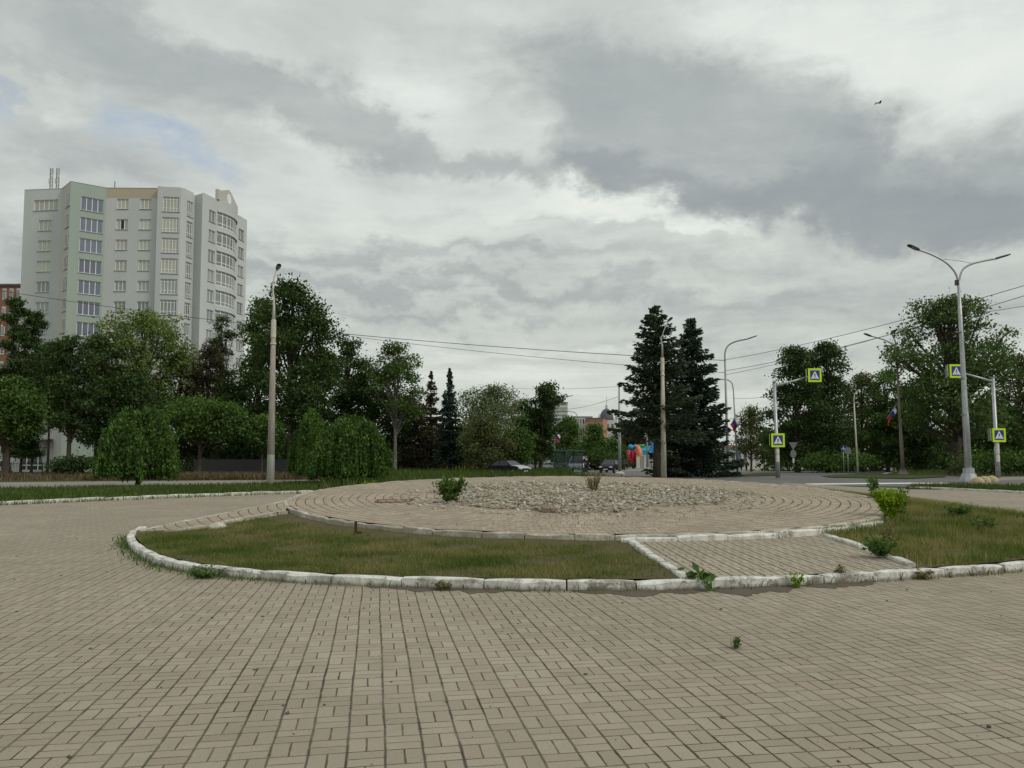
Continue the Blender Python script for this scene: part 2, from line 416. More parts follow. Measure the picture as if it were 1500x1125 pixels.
L_weed = leaf_mat('leaves_weed', (0.045, 0.085, 0.020), (0.085, 0.15, 0.035), (0.15, 0.22, 0.06), 0.3, 4)
L_dry = leaf_mat('dry_stalks', (0.13, 0.105, 0.055), (0.20, 0.17, 0.09), (0.27, 0.24, 0.13), 0.2, 4)
L_grass = leaf_mat('grass_blades', (0.075, 0.120, 0.022), (0.155, 0.172, 0.050), (0.30, 0.25, 0.125), 0.35, 0.8, 0.35)
L_grassR = leaf_mat('grass_blades_dry', (0.085, 0.130, 0.024), (0.18, 0.186, 0.060), (0.34, 0.28, 0.135), 0.35, 0.6, 0.35)
L_verge = leaf_mat('verge_grass', (0.040, 0.070, 0.014), (0.070, 0.110, 0.022), (0.12, 0.14, 0.04), 0.3, 0.3)
L_red = leaf_mat('dry_reddish_weeds', (0.08, 0.058, 0.032), (0.13, 0.095, 0.055), (0.19, 0.14, 0.08), 0.2, 0.6)
def b_bark(nt, bs):
    o = nt.coord('Object'); n = nt.noise(nt.vm('MULTIPLY', o, (6, 6, 1.2)), 2.0, 6, 0.7)
    setp(nt, bs, nt.ramp(n, [(0.3, (0.035, 0.028, 0.022)), (0.7, (0.12, 0.095, 0.075))]), 0.95, 0, nt.bump(n, 0.8, 0.05), 0.1)
M_bark = mat('bark', b_bark)
M_barkgrey = simple('bark_grey', (0.17, 0.15, 0.13), 0.95, 0, 0.35, 4, 0.4, 0.1)
def b_conc(nt, bs):
    o = nt.coord('Object'); z = nt.sep(o)[2]
    n = nt.noise(nt.vm('MULTIPLY', o, (3, 3, 0.8)), 2.0, 6, 0.7); n2 = nt.noise(o, 25, 4, 0.7)
    col = nt.ramp(n, [(0.3, (0.24, 0.21, 0.185)), (0.55, (0.36, 0.32, 0.28)), (0.75, (0.44, 0.40, 0.35))])
    col = nt.mix(nt.maprange(n2, 0.58, 0.72, 0, 0.7), col, (0.13, 0.11, 0.09))
    white = nt.mix(nt.maprange(n2, 0.45, 0.7, 0, 0.5), (0.74, 0.73, 0.69), (0.5, 0.47, 0.42))
    low = nt.maprange(nt.add(z, nt.mul(nt.sub(n, 0.5), 0.25)), 1.60, 1.66, 1.0, 0.0)
    col = nt.mix(low, col, white)
    setp(nt, bs, col, 0.9, 0, nt.bump(n2, 0.4, 0.015), 0.2)
M_conc = mat('pole_concrete', b_conc)
def b_concw(nt, bs):
    o = nt.coord('Object')
    n = nt.noise(nt.vm('MULTIPLY', o, (3, 3, 0.8)), 2.0, 6, 0.7); n2 = nt.noise(o, 9, 4, 0.7)
    col = nt.ramp(n, [(0.3, (0.38, 0.35, 0.29)), (0.7, (0.56, 0.53, 0.455))])
    col = nt.mix(nt.maprange(n2, 0.62, 0.70, 0, 0.8), col, (0.10, 0.085, 0.07))
    setp(nt, bs, col, 0.9, 0, nt.bump(n2, 0.4, 0.015), 0.2)
M_concw = mat('pole_concrete_pale', b_concw)
M_galv = simple('galvanised_steel', (0.40, 0.41, 0.42), 0.45, 0.55, 0.18, 3, 0.1, 0.5)
M_steelgrey = simple('grey_steel', (0.27, 0.28, 0.285), 0.5, 0.3, 0.2, 3, 0.1, 0.5)
M_rustpole = simple('weathered_pole', (0.22, 0.19, 0.16), 0.8, 0.1, 0.3, 3, 0.2, 0.3)
M_cream = simple('cream_paint', (0.55, 0.53, 0.44), 0.7, 0, 0.15, 5)
M_head = simple('lamp_housing', (0.035, 0.035, 0.037), 0.4, 0.2, 0.2, 6)
M_lens = simple('lamp_lens', (0.35, 0.35, 0.33), 0.15, 0, 0.1, 6, 0, 0.6)
M_blue = simple('sign_blue', (0.012, 0.035, 0.20), 0.35, 0, 0.08, 4, 0, 0.5)
M_fluo = simple('sign_yellow_green', (0.56, 0.80, 0.008), 0.4, 0, 0.06, 4, 0, 0.5)
M_signwhite = simple('sign_white', (0.80, 0.80, 0.80), 0.35, 0, 0.05, 4, 0, 0.5)
M_signblack = simple('sign_black', (0.012, 0.012, 0.013), 0.4, 0, 0.1, 4, 0, 0.4)
M_signback = simple('sign_back_metal', (0.22, 0.23, 0.235), 0.45, 0.4, 0.15, 4, 0.05, 0.5)
M_poster = simple('paper_notice', (0.62, 0.61, 0.57), 0.8, 0, 0.2, 9)
M_wire = simple('cable_rubber', (0.025, 0.026, 0.028), 0.6, 0, 0.2, 3)
M_rust = simple('rusty_iron', (0.055, 0.028, 0.018), 0.9, 0.2, 0.35, 12, 0.4)
M_brickred = simple('red_brick', (0.20, 0.10, 0.07), 0.95, 0, 0.3, 12, 0.4)
M_brickdull = simple('dull_brick', (0.21, 0.155, 0.12), 0.95, 0, 0.3, 12, 0.4)
M_stone = simple('pale_stone', (0.46, 0.435, 0.37), 0.95, 0, 0.25, 6, 0.5)
M_hemi = simple('yellow_concrete', (0.40, 0.33, 0.19), 0.85, 0, 0.25, 5, 0.3)
def plaster(name, c, stain=0.25):
    def b(nt, bs):
        o = nt.coord('Object')
        n = nt.noise(nt.vm('MULTIPLY', o, (1, 1, 0.35)), 0.12, 5, 0.6); n2 = nt.noise(nt.vm('MULTIPLY', o, (1, 1, 0.15)), 1.1, 5, 0.65)
        col = nt.mix(nt.maprange(n, 0.35, 0.65), [x * (1 - stain * .5) for x in c], [min(1, x * (1 + stain * .25)) for x in c])
        col = nt.mix(nt.maprange(n2, 0.52, 0.8, 0, stain), col, [x * 0.6 for x in c])
        setp(nt, bs, col, 0.9, 0, nt.bump(n2, 0.1, 0.02), 0.2)
    return mat(name, b)
M_wall = plaster('plaster_grey', (0.545, 0.56, 0.555), 0.18)
M_wallbeige = plaster('plaster_beige', (0.54, 0.52, 0.475), 0.14)
M_wallgreen = plaster('plaster_green', (0.36, 0.425, 0.375), 0.12)
M_walltan = plaster('plaster_tan', (0.47, 0.405, 0.305), 0.12)
M_roof = simple('roof_felt', (0.10, 0.10, 0.10), 0.9, 0, 0.2, 1)
M_frame = simple('window_frame_white', (0.76, 0.77, 0.76), 0.4, 0, 0.06, 3)
M_sill = simple('window_sill_metal', (0.30, 0.31, 0.31), 0.5, 0.2, 0.1, 3)
def glass(name, c, var=0.4, rough=0.06, sc=0.35):
    def b(nt, bs):
        oi = nt.n.new('ShaderNodeObjectInfo').outputs['Random']
        o = nt.coord('Object'); n = nt.noise(nt.vm('MULTIPLY', o, (3.0, 3.0, 0.15)), sc * 3, 3, 0.6)
        f = nt.add(nt.mul(oi, 0.6), nt.mul(n, 0.4))
        col = nt.ramp(f, [(0.1, [x * (1 - var) for x in c]), (0.9, [min(1, x * (1 + var)) for x in c])])
        setp(nt, bs, col, rough, 0, None, 0.9)
        bs.inputs['IOR'].default_value = 1.5
        bs.inputs['Coat Weight'].default_value = 0.6; bs.inputs['Coat Roughness'].default_value = 0.04
    return mat(name, b)
M_glpale = glass('glass_curtain_reflection', (0.42, 0.41, 0.33), 0.4)  # pale base colour stands for curtains and the sky reflected in the glass
M_glgrey = glass('glass_grey', (0.20, 0.215, 0.21), 0.5)
M_glblue = glass('glass_blue_tint', (0.125, 0.145, 0.205), 0.3)
M_gldark = glass('glass_dark', (0.018, 0.02, 0.024), 0.3)
def carpaint(name, c):
    def b(nt, bs):
        n = nt.noise(nt.coord('Object'), 3.0, 4, 0.6)
        setp(nt, bs, nt.mix(nt.maprange(n, 0.4, 0.8, 0, 0.10), c, (0.2, 0.18, 0.15)), 0.42, 0.0, None, 0.08)
        bs.inputs['Coat Weight'].default_value = 0.0; bs.inputs['Coat Roughness'].default_value = 0.1
    return mat(name, b)
M_carglass = simple('car_glass', (.02, .024, .032), .12, 0, .1, 2, 0, .35)
C_black = carpaint('car_black', (0.010, 0.011, 0.014)); C_navy = carpaint('car_navy', (0.018, 0.028, 0.065))
C_silver = carpaint('car_silver', (0.42, 0.44, 0.46)); C_white = carpaint('car_white', (0.70, 0.71, 0.72))
C_dark = carpaint('car_dark_blue', (0.02, 0.022, 0.035)); C_red = carpaint('car_red', (0.25, 0.03, 0.03)); C_greyc = carpaint('car_grey', (0.13, 0.14, 0.15))
M_tyre = simple('tyre_rubber', (0.02, 0.02, 0.02), 0.9); M_rim = simple('wheel_rim', (0.35, 0.36, 0.37), 0.35, 0.7)
M_lamp = simple('headlight_glass', (0.62, 0.64, 0.66), 0.1, 0.1, 0.1, 8, 0, 0.8); M_tail = simple('tail_light', (0.32, 0.02, 0.02), 0.2)
M_plastic = simple('dark_plastic', (0.02, 0.02, 0.022), 0.6); M_plate = simple('number_plate', (0.7, 0.7, 0.68), 0.5)

# ------------------------------------------------------------------ sky and light
SUN_EL, SUN_AZ = math.radians(42), math.radians(118)     # azimuth from +Y towards +X
def n4_(nt, d, nn):
    return nt.noise(nt.vm('ADD', nt.vm('MULTIPLY', d, (1.0, 1.0, 1.8)), nt.vm('SCALE', nn, 0.14)), 9.0, 8, 0.60, 0.3)
def build_world():
    w = bpy.data.worlds.new('World'); scn.world = w; w.use_nodes = True
    nt = NT(w.node_tree); nt.n.clear()
    out = nt.n.new('ShaderNodeOutputWorld')
    sky = nt.n.new('ShaderNodeTexSky'); sky.sky_type = 'NISHITA'; sky.sun_disc = False
    sky.sun_elevation = SUN_EL; sky.sun_rotation = SUN_AZ
    b1 = nt.n.new('ShaderNodeBackground'); b1.inputs[1].default_value = 0.10; nt.l.new(sky.outputs[0], b1.inputs[0])
    d = nt.vm('NORMALIZE', nt.coord('Generated')); x, y, z = nt.sep(d)
    zc = nt.m('MAXIMUM', z, 0.0)
    k = nt.m('DIVIDE', 1.0, nt.add(zc, 0.10))
    q = nt.com(nt.mul(x, k), nt.mul(y, k), 0.0)
    qd = nt.vm('ADD', q, nt.vm('SCALE', nt.noise(q, 0.9, 3, 0.5, 0, True), 0.9))
    n1 = nt.noise(qd, 0.75, 7, 0.58, 0.3)
    n2 = nt.noise(nt.vm('MULTIPLY', qd, (0.6, 1.5, 1)), 1.7, 6, 0.6, 0.5)
    nn = nt.noise(nt.vm('MULTIPLY', d, (1.0, 1.0, 1.9)), 4.2, 7, 0.62, 0.2, True)
    n3 = nt.noise(nt.vm('MULTIPLY', d, (1.0, 1.0, 3.2)), 3.1, 7, 0.60, 0.6)
    ns = nt.sep(nn)
    az = nt.m('ARCTAN2', x, y); el = nt.m('ARCSINE', z)
    nf = nt.sep(nt.noise(d, 13.0, 6, 0.62, 0.2, True))
    azd = nt.add(nt.add(az, nt.mul(nt.sub(ns[0], 0.5), 0.24)), nt.mul(nt.sub(nf[0], 0.5), 0.09)); eld = nt.add(nt.add(el, nt.mul(nt.sub(ns[1], 0.5), 0.17)), nt.mul(nt.sub(nf[1], 0.5), 0.08))
    def blob(px, py, rx, ry, rot, amp, sharp=False):
        r = ray(px, py).normalized(); a0 = math.atan2(r.x, r.y); e0 = math.asin(r.z)
        c, s_ = math.cos(math.radians(-rot)), math.sin(math.radians(-rot))
        a = nt.sub(azd, a0); e = nt.sub(eld, e0)
        u = nt.mul(nt.add(nt.mul(a, c), nt.mul(e, s_)), F / rx); v = nt.mul(nt.add(nt.mul(a, -s_), nt.mul(e, c)), F / ry)
        q2 = nt.add(nt.mul(u, u), nt.mul(v, v))
        if sharp: g = nt.maprange(q2, 0.1, 2.2, 1.0, 0.0, True)
        else: g = nt.m('EXPONENT', nt.mul(q2, -1.0))
        return nt.mul(g, amp)
    puff = nt.add(nt.mul(nt.sub(n4_(nt, d, nn), 0.5), 0.55), nt.mul(nt.sub(n3, 0.5), 0.55))
    pst = nt.mul(nt.sub(nt.noise(nt.vm('ADD', nt.vm('MULTIPLY', d, (1.0, 1.0, 6.5)), nt.vm('SCALE', nn, 0.25)), 4.0, 7, 0.62, 0.4), 0.5), 1.2)
    def group(bl, lo, hi, k, pf=None):
        f = None
        for b in bl: g_ = blob(*b); f = g_ if f is None else nt.add(f, g_)
        return nt.maprange(nt.add(nt.m('MINIMUM', f, 1.25), nt.mul(pf or puff, k)), lo, hi, 0.0, 1.0, True), f
    bank, fb = group([(950, 150, 200, 105, 14, .85), (1150, 215, 230, 92, 14, .85), (1330, 280, 210, 56, 6, .8), (1500, 315, 170, 56, 0, .75), (850, 235, 85, 50, -8, .5), (800, 105, 130, 55, 10, .35), (1060, 280, 200, 34, 9, .4)], .22, 1.0, .95)
    under, fu_ = group([(1120, 292, 330, 30, 8, .9), (870, 252, 90, 26, -5, .7), (1420, 330, 190, 34, 3, .8), (1230, 215, 110, 50, 14, .7)], .2, 1.0, .5)
    band, _b = group([(330, 105, 200, 46, 8, .75), (480, 160, 140, 30, 12, .8), (640, 205, 120, 26, 20, .85), (735, 245, 60, 22, 18, .7), (690, 90, 120, 34, 6, .5), (70, 85, 300, 80, 6, .75), (60, 195, 130, 36, 4, .55), (130, 255, 170, 34, -4, .5)], .22, 1.0, .8)
    streak, _s = group([(600, 415, 460, 14, 1, .8), (430, 356, 330, 20, 3, .7), (800, 380, 360, 13, 1, .6), (640, 455, 340, 11, 1, .75), (1000, 430, 460, 16, 2, .5), (250, 395, 260, 24, 0, .5), (20, 385, 90, 44, 0, .8), (1330, 480, 300, 40, -3, .55), (850, 335, 230, 8, 5, .4), (900, 500, 300, 10, 0, .35)], -.1, 1.25, .85, pst)
    light, _l = group([(1360, 60, 360, 110, 12, .8), (1120, 40, 160, 50, 20, .5), (590, 120, 120, 40, 20, .6), (700, 25, 150, 40, 0, .5), (790, 205, 50, 34, 20, .5), (900, 290, 150, 22, 9, .8), (1060, 325, 240, 24, 8, .7), (430, 212, 190, 30, 12, .5), (1330, 205, 60, 22, 20, .5), (620, 300, 400, 30, 4, .35), (620, 500, 520, 18, 2, .5), (800, 560, 520, 36, 0, .5), (60, 130, 100, 26, 15, .6), (10, 310, 70, 40, 0, .6), (1100, 385, 260, 16, 4, .3)], .1, 1.0, .7)
    D = nt.add(0.425, nt.mul(nt.sub(n1, 0.5), 0.36))
    D = nt.add(D, nt.mul(nt.sub(n2, 0.5), 0.34)); D = nt.add(D, nt.mul(puff, 0.60)); D = nt.add(D, nt.mul(pst, nt.maprange(el, 0.05, 0.45, 0.30, 0.05)))
    for m_, k_ in ((bank, .29), (under, .28), (band, .25), (streak, .31), (light, -.26)): D = nt.add(D, nt.mul(m_, k_))
    D = nt.m('MINIMUM', D, nt.add(0.86, nt.mul(nt.sub(D, 0.86), 0.45)))
    cloud = nt.ramp(D, [(0.0, (0.83, 0.84, 0.78)), (0.22, (0.70, 0.74, 0.70)), (0.44, (0.54, 0.575, 0.545)), (0.70, (0.39, 0.425, 0.42)), (1.0, (0.27, 0.305, 0.32))])
    warm = nt.maprange(el, 0.0, 0.34, 0.30, 0.0)
    cloud = nt.mix(warm, cloud, nt.mix(1.0, cloud, (1.06, 1.0, 0.88), 'MULTIPLY'))
    b2 = nt.n.new('ShaderNodeBackground'); b2.inputs[1].default_value = 1.0; nt.l.new(cloud, b2.inputs[0])
    hole = nt.add(blob(232, 204, 75, 24, 12, 1.35, True), blob(-6, 148, 20, 20, 0, .8, True))
    thin = nt.noise(nt.vm('MULTIPLY', d, (1, 1, 2)), 9.0, 5, 0.6)
    hole = nt.mul(hole, nt.maprange(thin, 0.30, 0.72, 0, .85))
    zen = nt.maprange(el, 0.6, 1.0, 1.0, 1.25)
    nt.put(b2.inputs[1], zen)
    b3 = nt.n.new('ShaderNodeBackground'); b3.inputs[1].default_value = 0.10; nt.l.new(nt.mix(0.55, sky.outputs[0], (5.2, 6.0, 6.8)), b3.inputs[0])
    mx = nt.n.new('ShaderNodeMixShader'); nt.put(mx.inputs[0], nt.m('SUBTRACT', 0.97, hole, clamp=True))
    nt.l.new(b3.outputs[0], mx.inputs[1]); nt.l.new(b2.outputs[0], mx.inputs[2])
    nt.l.new(mx.outputs[0], out.inputs[0])
    try: w.cycles.sampling_method = 'MANUAL'; w.cycles.sample_map_resolution = 512
    except Exception: pass
build_world()
sl = bpy.data.lights.new('sun', 'SUN'); sl.energy = 1.25; sl.angle = math.radians(14); sl.color = (1.0, 0.95, 0.87)
so = bpy.data.objects.new('sun', sl); COL.objects.link(so)
sd = Vector((math.sin(SUN_AZ) * math.cos(SUN_EL), math.cos(SUN_AZ) * math.cos(SUN_EL), math.sin(SUN_EL)))
so.rotation_euler = sd.to_track_quat('Z', 'Y').to_euler(); so.location = sd * 60
scn.view_settings.view_transform = 'Standard'; scn.view_settings.look = 'None'; scn.view_settings.gamma = 1
scn.view_settings.exposure = 0.12
scn.render.engine = 'CYCLES'
try:
    scn.cycles.max_bounces = 6; scn.cycles.transparent_max_bounces = 6; scn.cycles.use_denoising = True
except Exception: pass

# ------------------------------------------------------------------ ground
def sheet(name, poly, off, m, kind='structure', label=None):
    bm = bmesh.new()
    vs = [bm.verts.new((p[0], p[1], 0)) for p in poly]
    bm.faces.new(vs)
    if bm.faces[:][0].normal.z < 0 if bm.faces[:] else False: pass
    bmesh.ops.triangulate(bm, faces=bm.faces[:])
    for y in (60.0, 150.0):
        bmesh.ops.bisect_plane(bm, geom=bm.verts[:] + bm.edges[:] + bm.faces[:], plane_co=(0, y, 0), plane_no=(0, 1, 0))
    for v in bm.verts: v.co.z = gz(v.co.y) + off
    bmesh.ops.recalc_face_normals(bm, faces=bm.faces[:])
    bm.normal_update()
    for f in bm.faces:
        if f.normal.z < 0: f.normal_flip()
    me = bpy.data.meshes.new(name); bm.to_mesh(me); bm.free()
    o = link(name, me, m); tag(o, label, None, None, kind); return o
def smooth_line(pts, step=0.25):
    out = []; n = len(pts); P_ = [Vector(p) for p in pts]
    for i in range(n - 1):
        p0 = P_[max(0, i - 1)]; p1 = P_[i]; p2 = P_[i + 1]; p3 = P_[min(n - 1, i + 2)]
        k = max(1, int((p2 - p1).length / step))
        for j in range(k):
            t = j / k
            out.append(0.5 * ((2 * p1) + (p2 - p0) * t + (2 * p0 - 5 * p1 + 4 * p2 - p3) * t * t + (3 * p1 - p0 - 3 * p2 + p3) * t ** 3))
    out.append(P_[-1]); return out

sheet('ground', [(-3000, -60), (3000, -60), (3000, 4000), (-3000, 4000)], -0.03, M_turf)
g = lambda px, py: tuple(GT(px, py)[:2])
kerbL = [g(-420, 768), g(-150, 750), g(0, 740), g(150, 733.5), g(300, 727.5), g(460, 722)]
plaza_poly = [(-60, -20), (60, -20), (60, 12), (34, 26), g(1560, 727), g(1500, 723.5), g(1420, 718.5), g(1340, 715.5), g(1250, 713), (16, 46), (9, 34), (-4, 36)] + kerbL[::-1] + [(-40, 10)]
sheet('plaza', plaza_poly, 0.0, M_plaza)

# main road, side street and path
sheet('road', [(70, 40), (80, 75), (60, 70), g(1500, 699.5), g(1390, 697), g(1340, 697), g(1180, 690.5), g(1340, 688.5), (140, 100), (140, 112), g(1180, 687), g(1000, 682), (60, 420), (25, 420), g(838, 686), g(842, 699), (6, 52), (9, 47), g(1060, 712), g(1220, 711), g(1330, 712.5), g(1500, 711)], -0.018, M_asph)
sheet('footpath', [g(-300, 724), g(0, 716.5), g(300, 711.5), g(470, 706.5), g(470, 702), g(300, 703.5), g(0, 706), g(-300, 708)], -0.018, M_path)
sheet('pavement', [g(1075, 692), g(1180, 691), g(1330, 686), g(1180, 684.6), g(1075, 687)], -0.010, M_path)
sheet('pavement', [g(1430, 699), g(1560, 697), g(1560, 701), g(1440, 704)], -0.010, M_path)
sheet('pavement', [g(895, 690), g(990, 690), g(990, 686), g(905, 686)], -0.008, M_path)
sheet('traffic_island', [g(1203, 697.5), g(1260, 694), g(1340, 694), g(1385, 695), g(1385, 699), g(1330, 701.5), g(1215, 699.5)], 0.03, M_turf)
sheet('traffic_island', [g(1068, 696), g(1120, 692.6), g(1137, 693.5), g(1137, 697), g(1075, 698)], 0.03, M_turf)
sheet('road_marking', [g(1180, 708), g(1330, 706.6), g(1395, 706.8), g(1395, 708), g(1330, 708.3), g(1180, 709.6)], -0.013, M_signwhite)
sheet('road_marking', [g(1282, 695), g(1316, 689.6), g(1319, 689.6), g(1288, 695)], -0.013, M_signwhite)
sheet('verge', [g(1325, 716.5), g(1420, 718), g(1500, 723), g(1600, 729), g(1700, 716), g(1500, 713), g(1400, 710.5), g(1340, 712)], 0.03, M_turf)

# ------------------------------------------------------------------ island outlines
def shift(line, d):                       # offset a polyline to its left by d
    out = []
    for i, p in enumerate(line):
        t = (Vector(line[min(len(line) - 1, i + 1)]) - Vector(line[max(0, i - 1)])).normalized()
        out.append(Vector((p[0] - t.y * d, p[1] + t.x * d)))
    return out
outer_raw = [G(204, 779)[:2], G(189, 789)[:2], G(187, 801)[:2], G(215, 823)[:2], G(260, 836)[:2], G(330, 846)[:2], G(450, 855)[:2], G(560, 860)[:2], G(700, 864)[:2], G(850, 866.5)[:2],
             G(1000, 865)[:2], G(1200, 857)[:2], G(1350, 848)[:2], G(1500, 836)[:2], (9.3, 12.7), (11.2, 15.0), (12.1, 17.8), (12.4, 20.5), (12.3, 23.6)]
outer = smooth_line(outer_raw, 0.2)
def plat_z(x, y):
    return 0.25 + 0.040 * (y - (PC.y - PR))
def kerb(name, line, zf, w, h, m, stone=1.0, jit=0.012, sink=0.05, gap=0.012, skip=()):
    """kerb stones along a polyline (the line is the outer foot; stones lie to its left)"""
    mb = MB(); L = [0.0]
    for i in range(1, len(line)): L.append(L[-1] + (Vector(line[i]) - Vector(line[i - 1])).length)
    def at(s):
        s = min(max(s, 0), L[-1])
        for i in range(1, len(L)):
            if s <= L[i] + 1e-9:
                t = (s - L[i - 1]) / max(1e-9, L[i] - L[i - 1])
                a, b = Vector(line[i - 1]), Vector(line[i]); return a.lerp(b, t), (b - a).normalized()
        return Vector(line[-1]), (Vector(line[-1]) - Vector(line[-2])).normalized()
    s = 0.0; k = 0
    while s < L[-1] - 0.1:
        e = min(L[-1], s + stone * R.uniform(0.75, 1.2))
        if k not in skip:
            n = 4; jz = R.uniform(-jit, jit) * .6; jn = R.uniform(-jit, jit); tilt = R.uniform(-jit, jit) * .6; hz = R.uniform(-.3, .3) * jit
            b = len(mb.v); c = min(0.018, w * 0.14)
            for i in range(n + 1):
                p, t = at(s + gap * R.uniform(.5, 1.5) * (1 if i == 0 else 0) + (e - s) * i / n)
                nn = Vector((-t.y, t.x)); fr = i / n - 0.5
                zt = zf(p.x, p.y) + jz + tilt * fr * 2
                ee = 0.012 if i in (0, n) else 0.0
                cj = R.choice((.7, .8, 1, 1, 1.1, 2.2))
                prof = [(0, -sink - 0.2), (ee + R.uniform(-.003, .003), h * 0.5), (ee, h - c * cj), (c * cj, h - ee), (w - c, h - ee), (w, h - c), (w, -sink - 0.2)]
                for (u, z) in prof:
                    q = p + nn * (u + jn); mb.v.append((q.x, q.y, zt + z))
            m_ = 7
            for i in range(n):
                for j in range(m_ - 1):
                    mb.f.append((b + i * m_ + j, b + i * m_ + j + 1, b + (i + 1) * m_ + j + 1, b + (i + 1) * m_ + j)[::-1]); mb.m.append(0)
            mb.f.append(tuple(b + j for j in range(m_))); mb.m.append(0)
            mb.f.append(tuple(b + n * m_ + j for j in range(m_))[::-1]); mb.m.append(0)
        s = e + 0.004; k += 1
    o = mb.build(name, m); return tag(o, kind='structure')
zero = lambda x, y: 0.0
kerb('kerb', outer, zero, 0.14, 0.122, M_kerb, 0.95, 0.011)

# ramp edges
rL0, rL1 = Vector(G(1012, 853, .14)[:2]), Vector(G(904, 781, .20)[:2])
rR0, rR1 = Vector(G(1342, 831, .14)[:2]), Vector(G(1165, 770, .20)[:2])
fy = lambda x: PC.y - math.sqrt(max(0.01, PR * PR - (x - PC.x) ** 2))
rL1 = rL0.lerp(rL1, (fy(rL1.x) - rL0.y) / (rL1.y - rL0.y)); rR1 = rR0.lerp(rR1, (fy(rR1.x) - rR0.y) / (rR1.y - rR0.y))
rz = lambda x, y: 0.135 + 0.012 * max(0, y - 9.5)
def quad_sheet(name, corners, zf, m, nx=10, ny=10, off=0.0, zc=None):
    mb = MB(); a, b, c, d = [Vector(p[:2]) for p in corners]
    for j in range(ny + 1):
        for i in range(nx + 1):
            p = a.lerp(b, i / nx).lerp(d.lerp(c, i / nx), j / ny); zz = zf(p.x, p.y) if zc is None else (zc[0] * (1 - i / nx) + zc[1] * i / nx) * (1 - j / ny) + (zc[3] * (1 - i / nx) + zc[2] * i / nx) * j / ny
            mb.v.append((p.x, p.y, zz + off))
    for j in range(ny):
        for i in range(nx):
            q = j * (nx + 1) + i; mb.f.append((q, q + 1, q + nx + 2, q + nx + 1)); mb.m.append(0)
    return tag(mb.build(name, m), kind='structure')
quad_sheet('ramp_paving', [rL0 + Vector((0.06, 0.36)), rR0 + Vector((-0.02, 0.03)), rR1 + Vector((0, .1)), rL1 + Vector((0, .25))], rz, M_ramp, 14, 14, -0.024)
kerb('kerb', [rL1 + (rL0 - rL1) * 0.02, rL0.lerp(rL1, .10)], lambda x, y: rz(x, y) - 0.115, 0.13, 0.13, M_kerbworn, 1.0, 0.015)
kerb('kerb', [rR1 + (rR0 - rR1) * 0.02, rR0.lerp(rR1, .07)], lambda x, y: rz(x, y) - 0.125, 0.13, 0.15, M_kerbworn, 1.0, 0.015)
# left ramp
q0, q1 = Vector(G(192, 788, .08)[:2]), Vector(G(418, 748, .38)[:2])
p0, p1 = Vector(G(210, 776, .02)[:2]), Vector(G(428, 731, .52)[:2])
def lramp_z(x, y):
    t = min(1, max(0, (x - q0.x) / (q1.x - q0.x))); return 0.06 + 0.315 * t
quad_sheet('ramp_paving', [q0, q1 + Vector((-.01, .0)), p1 + Vector((.0, 0)), p0], lramp_z, M_ring, 12, 8, 0.0, (.06, .375, .50, .02))
kerb('kerb', [q0 + Vector((.05, .05)), q0.lerp(q1, 1.02)], lambda x, y: lramp_z(x, y) - 0.125, 0.10, 0.14, M_kerbrim, 0.9, 0.012)
kerb('kerb', [p1, p0], lambda x, y: .02 + .48 * min(1, max(0, (y - p0.y) / (p1.y - p0.y))) - 0.10, 0.09, 0.125, M_kerbrim, 0.8, 0.015)

# ------------------------------------------------------------------ raised round platform
def disc(name, r0, r1, nr, na, zf, m, a0=0, a1=2 * PI):
    mb = MB()
    for j in range(nr + 1):
        r = r0 + (r1 - r0) * j / nr
        for i in range(na):
            a = a0 + (a1 - a0) * i / na
            x, y = PC.x + r * math.cos(a), PC.y + r * math.sin(a); mb.v.append((x, y, zf(x, y, r, a)))
    for j in range(nr):
        for i in range(na):
            i2 = (i + 1) % na; mb.f.append((j * na + i, (j + 1) * na + i, (j + 1) * na + i2, j * na + i2)); mb.m.append(0)
    return mb.build(name, m)
def hash2(x, y): return math.sin(x * 1.7 + 0.3) * math.cos(y * 1.3 + 1.1) * 0.5 + math.sin(x * 3.1 - y * 2.3) * 0.25 + math.cos(x * 5.7 + y * 4.9) * 0.12
def plat(x, y, r=None, a=None): return plat_z(x, y) + 0.018 * hash2(x * 0.9, y * 0.9)
RUBR = lambda a: 3.85 + 0.35 * math.sin(a * 3 + 1) + 0.25 * math.sin(a * 7) + 0.12 * math.sin(a * 17)
tag(disc('platform_paving', 2.5, PR - 0.10, 30, 160, lambda x, y, r, a: plat(x, y), M_ring), kind='structure')
# rim stones
rim = [PC + Vector((math.cos(t), math.sin(t))) * PR for t in [(-PI / 2 + 2 * PI * i / 200 - 1.75) for i in range(201)]]
kerb('kerb', rim, lambda x, y: plat_z(x, y) - 0.20, 0.11, 0.203, M_kerbrim, 0.8, 0.012, 0.6)
# white kerb step in front of the ramp
stp = [Vector((x, fy(x) - 0.20)) for x in np.linspace(rL1.x - 0.1, 7.3, 22)]
kerb('kerb', stp, lambda x, y: 0.012 * (x - 1.7), 0.16, 0.222, M_kerb, 1.0, 0.018, 0.2, skip=())
# soil under the platform edge at the back
tag(disc('platform_bank', PR + 0.02, PR + 2.4, 6, 90, lambda x, y, r, a: max(-0.05, (plat_z(x, y) - 0.28) * (1 - (r - PR) / 2.4)) if y > 24 else -0.06, M_soil), kind='structure')

